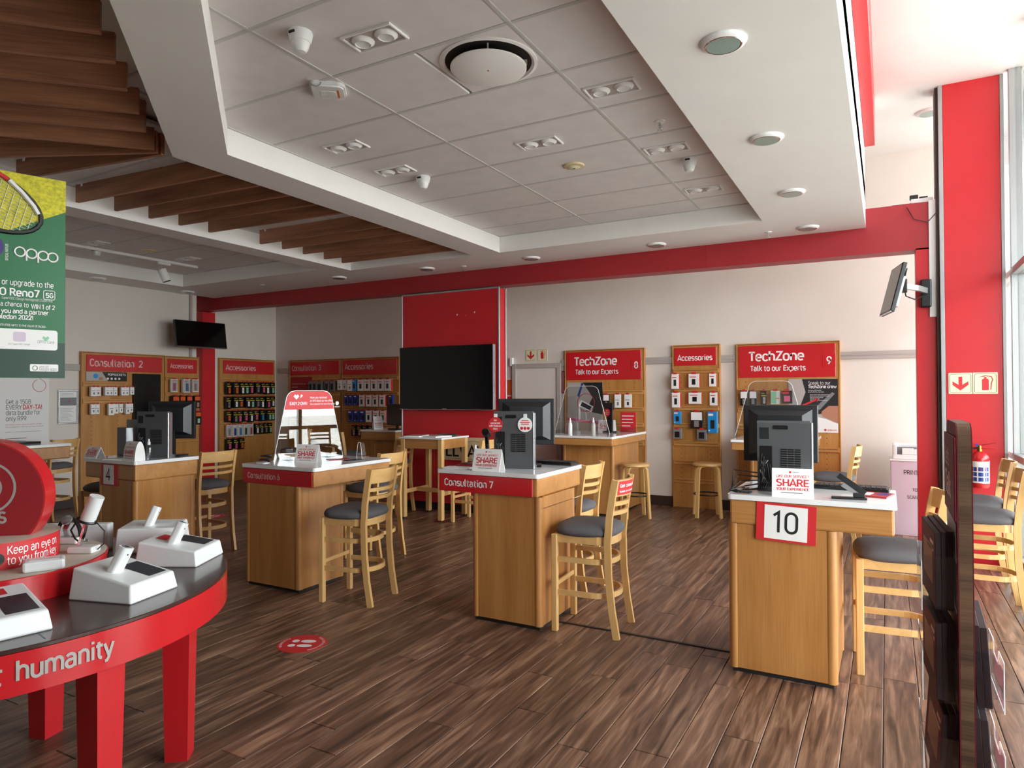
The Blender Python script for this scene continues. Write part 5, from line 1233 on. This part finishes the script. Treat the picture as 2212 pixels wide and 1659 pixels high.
# tiers of the display plinth
pl = thing('tiered_plinth', 'two-tier red plinth with beige tops on the round table', 'display plinth', (-3.32, 1.42, .7518))
MB().lathe([(.44, 0), (.44, .092), (.445, .094), (.445, .102), (.44, .104)], 80).build('lower_tier', 'red_sign', pl); MB().lathe([(.439, .1042), (.437, .1055)], 80).build('lower_top', 'beige_top', pl)
MB().lathe([(.262, .1056), (.262, .205), (.264, .206), (.264, .212)], 64).build('upper_tier', 'red_print', pl); MB().lathe([(.263, .2122), (.261, .2135)], 64).build('upper_top', 'beige_top', pl)
mb = MB().use('letter')
for s, z, w_ in (('Keep an eye on', .165, .235), ('to you from key', .125, .235)):
    vs, fs = tmesh(s, .046, .004, 'LEFT'); k = w_/max(v.x for v in vs); a0 = R(-8); rr = .2632
    mb.add([(rr*math.cos(a0+v.x*k/rr), rr*math.sin(a0+v.x*k/rr), z+v.y) for v in vs], fs)
mb.use('dark_case'); mb.add([(.2636*math.cos(R(-14+a_)), .2636*math.sin(R(-14+a_)), .15+b_) for a_, b_ in [(4.5*math.cos(R(q)), .024*math.sin(R(q))) for q in range(0, 360, 30)]], [tuple(range(12))])
mb.build('lettering', 'letter', pl)
# vertical red disc sign
ds = thing('disc_sign', 'big red round sign standing on the tiered plinth', 'sign', (-3.32, 1.42, .9655), 41)
rr = .245; zc_ = .155; a_ = math.degrees(math.asin(zc_/rr))
def disc_poly(r, n=64):
    a0 = -math.degrees(math.asin(zc_/r)) if r > zc_ else -90
    return [(r*math.cos(R(a0+(180-2*a0)*i/n)), zc_+r*math.sin(R(a0+(180-2*a0)*i/n))) for i in range(n+1)]
MB().prism(disc_poly(rr), -.05, .05, XZ).build('disc', 'red_sign', ds)
MB().prism(disc_poly(rr-.006), .0502, .0515, XZ).build('face', 'red_dark', ds)  # darker red than the rim, shade on the face put in as colour
mb = MB().use('trim_grey'); c = (.03, .20)
for r0, r1 in ((.098, .108), (.045, .056)):
    n = 40
    mb.add([(c[0]+q*math.cos(2*PI*i/n), -.0522, c[1]+q*math.sin(2*PI*i/n)) for q in (r0, r1) for i in range(n)], [((i+1) % n, i, n+i, n+(i+1) % n) for i in range(n)])
put_text(mb, 's', .085, .07, .055, -.0522, .015)
mb.build('emblem', 'letter', ds)
# security display stands
def wedge_stand(label, loc, rz, w=.25, dp=.27, hb=.115, hf=.07, screen=True, post=True, info=False):
    t = thing('phone_display_stand', label, 'display stand', loc, rz, 'white phone display stands on the round table')
    b = MB(); f = .012
    b.add([(-w/2-f,-dp/2-f,0),(w/2+f,-dp/2-f,0),(w/2+f,dp/2+f,0),(-w/2-f,dp/2+f,0),(-w/2,-dp/2,hf),(w/2,-dp/2,hf),(w/2,dp/2,hb),(-w/2,dp/2,hb)], [(3,2,1,0),(4,5,6,7),(0,1,5,4),(1,2,6,5),(2,3,7,6),(3,0,4,7)])
    bm = bmesh.new(); vv = [bm.verts.new(v) for v in b.v]; [bm.faces.new([vv[i] for i in q]) for q in b.f]
    bmesh.ops.bevel(bm, geom=bm.edges[:], offset=.008, segments=3, affect='EDGES', profile=.5)
    MB().bm(bm).build('body', 'white_plastic', t)
    sl_ = (hb-hf)/dp
    def top(x, y, o=.0012): return (x, y, hf+(y+dp/2)*sl_+o)
    if screen: MB().poly([top(w*.02, -dp*.42), top(w*.42, -dp*.42), top(w*.42, dp*.12), top(w*.02, dp*.12)]).build('info_screen', 'screen_grey', t)
    if info:
        MB().poly([top(-w*.12, dp*.20), top(w*.22, dp*.20), top(w*.22, dp*.40), top(-w*.12, dp*.40)]).build('red_label', 'red_print', t)
    if post:
        base = Vector(top(-w*.17, dp*.04, 0))
        xf = Matrix.Translation(base) @ Matrix.Rotation(R(20), 4, 'X') @ Matrix.Rotation(R(14), 4, 'Y')
        pst = MB().prism(rrect(-.03, -.02, .03, .02, .014, 4), -.012, .10, xf).build('post', 'white_plastic', t)
        MB().prism(rrect(-.022, -.013, .022, .013, .01, 4), .1002, .1015, xf).build('post_cap', 'grey_ink', pst); MB().prism(rrect(-.008, -.006, .008, .006, .003, 2), .1016, .103, xf).build('socket', 'black', pst)
        MB().lathe([(.0035, 0), (.0035, .001)], 10, xf @ Matrix.Translation((.0, -.0201, .075)) @ XZ).build('lock_hole', 'black', pst)
    return t
wedge_stand('white wedge display stand nearest the table edge, with dark screen', (-2.69, 1.635, .751), 105, .23, .27, .125, .07)
wedge_stand('white wedge display stand at the table edge in front of desk four', (-2.99, 2.09, .751), 118, .26, .27, .115, .07, info=True)
wedge_stand('tall white display box behind the wedge stands', (-3.37, 2.20, .751), 132, .26, .27, .125, .12, screen=False)
wedge_stand('white wedge display stand cut off by the photo edge', (-2.66, 1.165, .751), 80, .24, .27, .115, .07, post=False, info=True)
t = thing('white_block', 'small white block on the lower plinth tier', 'display block', (-2.94, 1.46, .8576), 62); MB().box(-.07, -.045, 0, .07, .045, .042, .01).build('body', 'white_plastic', t)
MB().box(-.05, -.03, .042, .05, .03, .0435, .001).build('top_plate', 'white', t)
t = thing('white_display_wall', 'long white display block behind the watches', 'display block', (-3.66, 1.98, .751), 35); MB().box(-.16, -.03, 0, .16, .03, .135, .008).build('body', 'white_plastic', t); MB().box(-.13, -.0315, .03, .13, -.03, .10).build('front_plate', 'white', t)
def watch(label, loc, rz, tall):
    t = thing('smart_watch', label, 'watch', loc, rz, 'smart watches on white stands')
    MB().box(-.055, -.035, 0, .055, .035, .028, .006).build('stand_base', 'white_plastic', t)
    if tall:
        MB().ribbon([(-.02, 0, .028), (0, 0, .09), (.012, 0, .14)], .024, .010, (0, 1, 0)).build('stand_arm', 'chrome', t)
        MB().cyl((.012, 0, .13), (.058, 0, .245), .031, 24, .030).build('white_sleeve', 'white_plastic', t)
        MB().tube([(.012+.036*math.cos(R(a)), .036*math.sin(R(a)), .138-.012*math.cos(R(a))) for a in range(0, 360, 20)], .006, 8, True).build('watch_strap', 'black', t)
        MB().tube([(-.02, -.03, .13), (-.045, -.02, .10), (-.04, 0, .06), (-.015, 0, .04)], .004, 6).tube([(.045, 0, .14), (.085, .01, .09), (.09, .0, .04), (.06, 0, .012)], .0025, 6).build('security_cable', 'cable', t)
    else:
        MB().ribbon([(.055*math.cos(R(a)), 0, .03+.085*math.sin(R(a))) for a in range(0, 181, 15)], .024, .006, (0, 1, 0)).build('watch_strap', 'black', t)
        MB().ribbon([(-.01, .0, .028), (-.005, -.02, .07), (.005, -.01, .10)], .02, .008, (1, 0, 0)).build('stand_arm', 'chrome', t)
        MB().lathe([(.020, 0), (.024, .003), (.024, .010), (.021, .012)], 24, Matrix.Translation((0, -.012, .105)) @ Matrix.Rotation(R(50), 4, 'X')).build('watch_case', 'silver', t)
        MB().tube([(.02, -.01, .03), (.05, -.03, .01), (.08, .01, .006), (.05, .05, .006)], .0025, 6).build('security_cable', 'cable', t)
watch('smart watch under a white sleeve on the lower plinth tier', (-3.10, 1.70, .8576), 29, True)
watch('smart watch with black strap beside the red disc sign', (-3.36, 1.775, .8576), 29, False)

# ================================================================ HANGING POSTER
A = Vector((-4.02, 1.35)); B = Vector((-3.813, 1.988)); L = (B-A).length; an = math.degrees(math.atan2(B.y-A.y, B.x-A.x))
pz0, pz1 = 1.638, 2.685; PH = pz1-pz0
t = thing('hanging_poster', 'green and yellow phone poster reading oppo hanging from the slats', 'poster', (A.x, A.y, pz0), an)
MB().box(0, -.006, 0, L, .006, PH, .001).build('panel', 'green', t)
def PX(px, py): return (L-(141-px)*.00198, (817-py)/424.*PH)     # poster layout grid
mb = MB().use('yellow'); yy = -.0068
flat(mb, [PX(141, 460), PX(141, 393.5), PX(-180, 393.5), PX(-180, 600)], yy)
mb.use('green_dark'); flat(mb, [PX(-180, 816), PX(141, 816), PX(141, 742), PX(-180, 742)], yy)
mb.use('white_card'); flat(mb, [(x, z) for x, z in rrect(*PX(-150, 758), *PX(124, 716), .012, 3)], yy-.0006)
flat(mb, [(x, z) for x, z in rrect(*PX(64, 803), *PX(126, 788), .006, 3)], yy-.0006)
# racket
mb.use('black'); mb.tube([(PX(-58+150*math.cos(R(a))*math.cos(.30)-60*math.sin(R(a))*math.sin(.30)-0, 446+150*math.cos(R(a))*math.sin(.30)+60*math.sin(R(a))*math.cos(.30)*1)[0], yy-.004, PX(0, 446+150*math.cos(R(a))*math.sin(.30)+60*math.sin(R(a))*math.cos(.30))[1]) for a in range(0, 360, 12)], .011, 6, True)
mb.use('white_card'); mb.tube([(PX(x, 0)[0], yy-.008, PX(0, y)[1]) for x, y in ((18, 412), (44, 432), (70, 458), (80, 474))], .012, 6)
mb.use('red_print'); mb.tube([(PX(x, 0)[0], yy-.008, PX(0, y)[1]) for x, y in ((-28, 396), (-8, 400), (16, 411))], .012, 6)
mb.use('cream_sign')
for k in range(-9, 10):
    for sg in (0, 1):
        c0 = Vector((-58, 446)); u = Vector((math.cos(.30), math.sin(.30))); v = Vector((-u.y, u.x))
        if sg == 0: q = 60*math.sqrt(max(0, 1-(k*16/150)**2)); p0 = c0+u*k*16+v*q*.92; p1 = c0+u*k*16-v*q*.92
        else:
            q = 150*math.sqrt(max(0, 1-(k*6.5/60)**2)); p0 = c0+v*k*6.5+u*q*.92; p1 = c0+v*k*6.5-u*q*.92
        a_, b_ = PX(*p0), PX(*p1); mb.tube([(a_[0], yy-.003, a_[1]), (b_[0], yy-.003, b_[1])], .0016, 4)
mb.use('letter')
def PT(s, size_px, px, py, wpx, bold=.01, mt='letter'):
    x, z = PX(px, py); mb.use(mt); put_text(mb, s, size_px*PH/424*1.02, x, z, yy-.001, bold, width=wpx*.00198)
PT('p or upgrade to the', 16, -8, 626, 122); PT('PO Reno7', 21, -14, 648, 98, .02); PT('5G', 14, 97, 647, 17, .02)
q = rrect(*PX(92, 651), *PX(117, 632), .008, 3); mb.tube([(x, yy-.001, z) for x, z in q], .0022, 4, True)
PT('SuperVOOC | Design Reimagined | 256GB Plus', 7, 4, 656, 108, 0); PT('d a chance to', 13, -8, 670, 68, .004); PT('WIN 1 of 2', 13, 66, 672, 52, .025)
PT('r you and a partner', 12.5, -5, 684, 108, .02); PT('bledon 2022!', 12.5, -4, 696, 74, .02); PT('WITH FREE GIFTS TO THE VALUE OF R6300', 6, -2, 711, 99, .01)
PT('OFFICIAL PARTNER', 1, 0, 0, 1) if False else None
PT('comes with', 7, 84, 795, 20, 0, 'grey_ink'); PT('Google apps', 9, 84, 801, 38, 0, 'grey_ink'); PT('OPPO Care', 9, 80, 744, 36, 0, 'grey_ink'); PT('45W SuperVOOC Charger', 5, 18, 749, 46, 0, 'grey_ink')
# oppo wordmark drawn as rings and stems
mb.use('letter')
for i, cx_ in enumerate((41, 66, 91, 112)):
    c = PX(cx_, 556+i*1.5); r0 = 11*.00198; rz_ = 9.5*PH/424
    mb.tube([(c[0]+r0*math.cos(R(a)), yy-.001, c[1]+rz_*math.sin(R(a))) for a in range(0, 360, 20)], .0042, 5, True)
    if i in (1, 2): mb.tube([(c[0]-r0, yy-.001, c[1]), (c[0]-r0, yy-.001, c[1]-rz_*1.7)], .0042, 5)
x, z = PX(17, 577); vs, fs = tmesh('OFFICIAL PARTNER', .017, .01, 'LEFT'); mb.add([(x-v.y, yy-.001, z+v.x*.74) for v in vs], fs)
mb.use('navy'); c = PX(-6, 550); flat(mb, [(c[0]+.027*math.cos(R(a)), c[1]+.045*math.sin(R(a))) for a in range(0, 360, 15)], yy-.001)
mb.use('mint'); c = PX(98, 734); flat(mb, [(c[0]-.016, c[1]+.004), (c[0], c[1]-.016), (c[0]+.016, c[1]+.004), (c[0]+.009, c[1]+.014), (c[0], c[1]+.006), (c[0]-.009, c[1]+.014)], yy-.001)
mb.use('lilac_card'); flat(mb, rrect(*PX(28, 742), *PX(55, 722), .01, 3), yy-.001)
mb.use('green'); c = PX(75, 796); mb.tube([(c[0]+.010*math.cos(R(a)), yy-.001, c[1]+.012*math.sin(R(a))) for a in range(0, 360, 30)], .0014, 4, True)
mb.build('print', 'letter', t)
for x in (.06, L-.1): MB().cyl((x, 0, PH), (x, 0, 3.19-pz0), .0009, 5).build('hanging_line', 'clear', t)

# ================================================================ LEAFLET STAND
mat('leaf_edge', srgb(40, 20, 24), .7); mat('leaf_cover', srgb(104, 26, 38), .6, spec=.25)
t = thing('leaflet_stand', 'narrow wooden leaflet stand reading Lets Talk at the photo edge', 'leaflet stand', (.19, 2.29, 0), 90)
# local x runs away from the photographer, front (-y) faces +x; back (+y) faces -x
prof = arc(.05, 1.41, .05, 180, 90, 5)+arc(.31, 1.41, .05, 90, 0, 5)+[(.36, .0), (0, .0)]
core = MB().prism(prof[::-1], -.016, .016, XZ).build('board', 'ply', t)
MB().prism([(x, z) for x, z in prof[::-1]], .0165, .019, XZ).build('face_sheet', 'leaf_cover', t); MB().prism([(x, z) for x, z in prof[::-1]], -.019, -.0165, XZ).build('face_sheet', 'leaf_cover', t)
MB().box(-.02, -.15, 0, .38, .15, .012, .004).build('floor_plate', 'dark_case', t)
hp = MB().box(.0, .02, 1.18, .36, .026, 1.42, .002).build('header_panel', 'leaf_cover', t)
mb = MB().use('letter_pink')
for s, sz, x, z, w_, bo in (("Let's", .075, .30, 1.325, .14, 0), ('Talk', .10, .30, 1.235, .20, .02)):
    vs, fs = tmesh(s, sz, bo, 'LEFT'); k = w_/max(v.x for v in vs); mb.add([(x-v.x*k, .0268, z+v.y) for v in vs], [f_ for f_ in fs])
mb.build('lettering', 'letter', hp)
MB().box(.02, .02, 1.06, .34, .022, 1.17, .001).build('blank_panel', 'trim_grey', t)
def pocket(z, side, tilt, thick):
    s = side
    g = MB().use('clear'); y0 = s*.02; y1 = s*(.02+thick)
    g.box(.02, y1, z, .34, y1+s*.003, z+.14); g.box(.02, y0, z, .34, y1, z+.003); g.box(.02, y0, z, .023, y1, z+.16); g.box(.337, y0, z, .34, y1, z+.16)
    o = g.build('acrylic_pocket', 'clear', t)
    MB().tube([(.02, y1+s*.0015, z+.14), (.12, y1+s*.0015, z+.14), (.13, y1+s*.0015, z+.10), (.23, y1+s*.0015, z+.10), (.24, y1+s*.0015, z+.14), (.34, y1+s*.0015, z+.14), (.34, y1+s*.0015, z), (.02, y1+s*.0015, z), (.02, y1+s*.0015, z+.14)], .0018, 5).build('pocket_edge', 'white_plastic', o)
    return o
def leaf(label, z, side, n, thick, hgt, tilt, turn=4):
    s = side; st2 = (Matrix.Translation((.19, 2.29, 0)) @ Matrix.Rotation(R(90), 4, 'Z'))
    for k in range(n):
        y = s*(.026+thick*(k+.5)/n); o = thing('leaflet', '%s dark red leaflet in the %s' % (('inner', 'middle', 'outer')[k] if n == 3 else ('inner', 'outer')[k], label), 'leaflet', (0, 0, 0), 0, 'dark red leaflets in the stand pockets')
        o.matrix_world = st2 @ Matrix.Translation((.03, y, z+.004)) @ Matrix.Rotation(R(turn*s), 4, 'Z') @ Matrix.Rotation(R(-tilt*s), 4, 'X')
        w = thick/n*.49
        MB().box(0, -w, 0, .30, w, hgt-.004*(k % 3), .001).build('pages', 'leaf_edge', o)
        c = MB().use('leaf_cover'); yy_ = s*(w+.0005)
        c.add([(.002, yy_, .004), (.298, yy_, .004), (.298, yy_, hgt-.012), (.002, yy_, hgt-.012)], [(0, 1, 2, 3)])
        if k == n-1:
            c.use('letter_pink'); c.box(.03, yy_, hgt-.05, .10, yy_+s*.0006, hgt-.04); c.box(.03, yy_, hgt-.07, .17, yy_+s*.0006, hgt-.062); c.use('skin_print'); c.box(.05, yy_, .06, .25, yy_+s*.0006, .17)
        c.build('cover', 'leaf_cover', o)
for z, n, lab in ((.915, 3, 'upper'), (.655, 3, 'second'), (.395, 3, 'third'), (.135, 3, 'lowest')):
    pocket(z, 1, 4, .085); leaf('%s pocket of the stand, desk side' % lab, z, 1, n, .046, .228, 0 if lab in ('upper', 'second') else -4)
for z, n, lab in ((.655, 2, 'second'), (.395, 2, 'third')):
    pocket(z, -1, 4, .065); leaf('%s pocket of the stand, window side' % lab, z, -1, n, .036, .228, -3, 2)
# small notices by the back door
t = thing('door_notice', 'narrow orange and red notice between the red column and the door', 'notice', (-5.30, 9.199, 1.30))
MB().box(0, -.004, 0, .21, 0, .48, .001).build('sheet', 'white_card', t)
mb = MB().use('orange'); flat(mb, [(.01, .22), (.20, .22), (.20, .46), (.01, .46)], -.0046); mb.use('red_print'); flat(mb, [(.01, .08), (.20, .08), (.20, .2), (.01, .2)], -.0046); mb.build('print', 'orange', t)
t = thing('wall_frame', 'narrow dark framed panel beside the board numbered eight', 'frame', (-4.235, 9.199, 1.55))
f = MB()
for b in ((0, -.03, 0, .055, 0, .015), (0, -.03, .315, .055, 0, .33), (0, -.03, .015, .012, 0, .315), (.043, -.03, .015, .055, 0, .315)): f.box(*b, .002)
f.build('frame', 'red_dark', t); MB().box(.012, -.012, .015, .043, -.006, .315).build('panel', 'trim_grey', t)
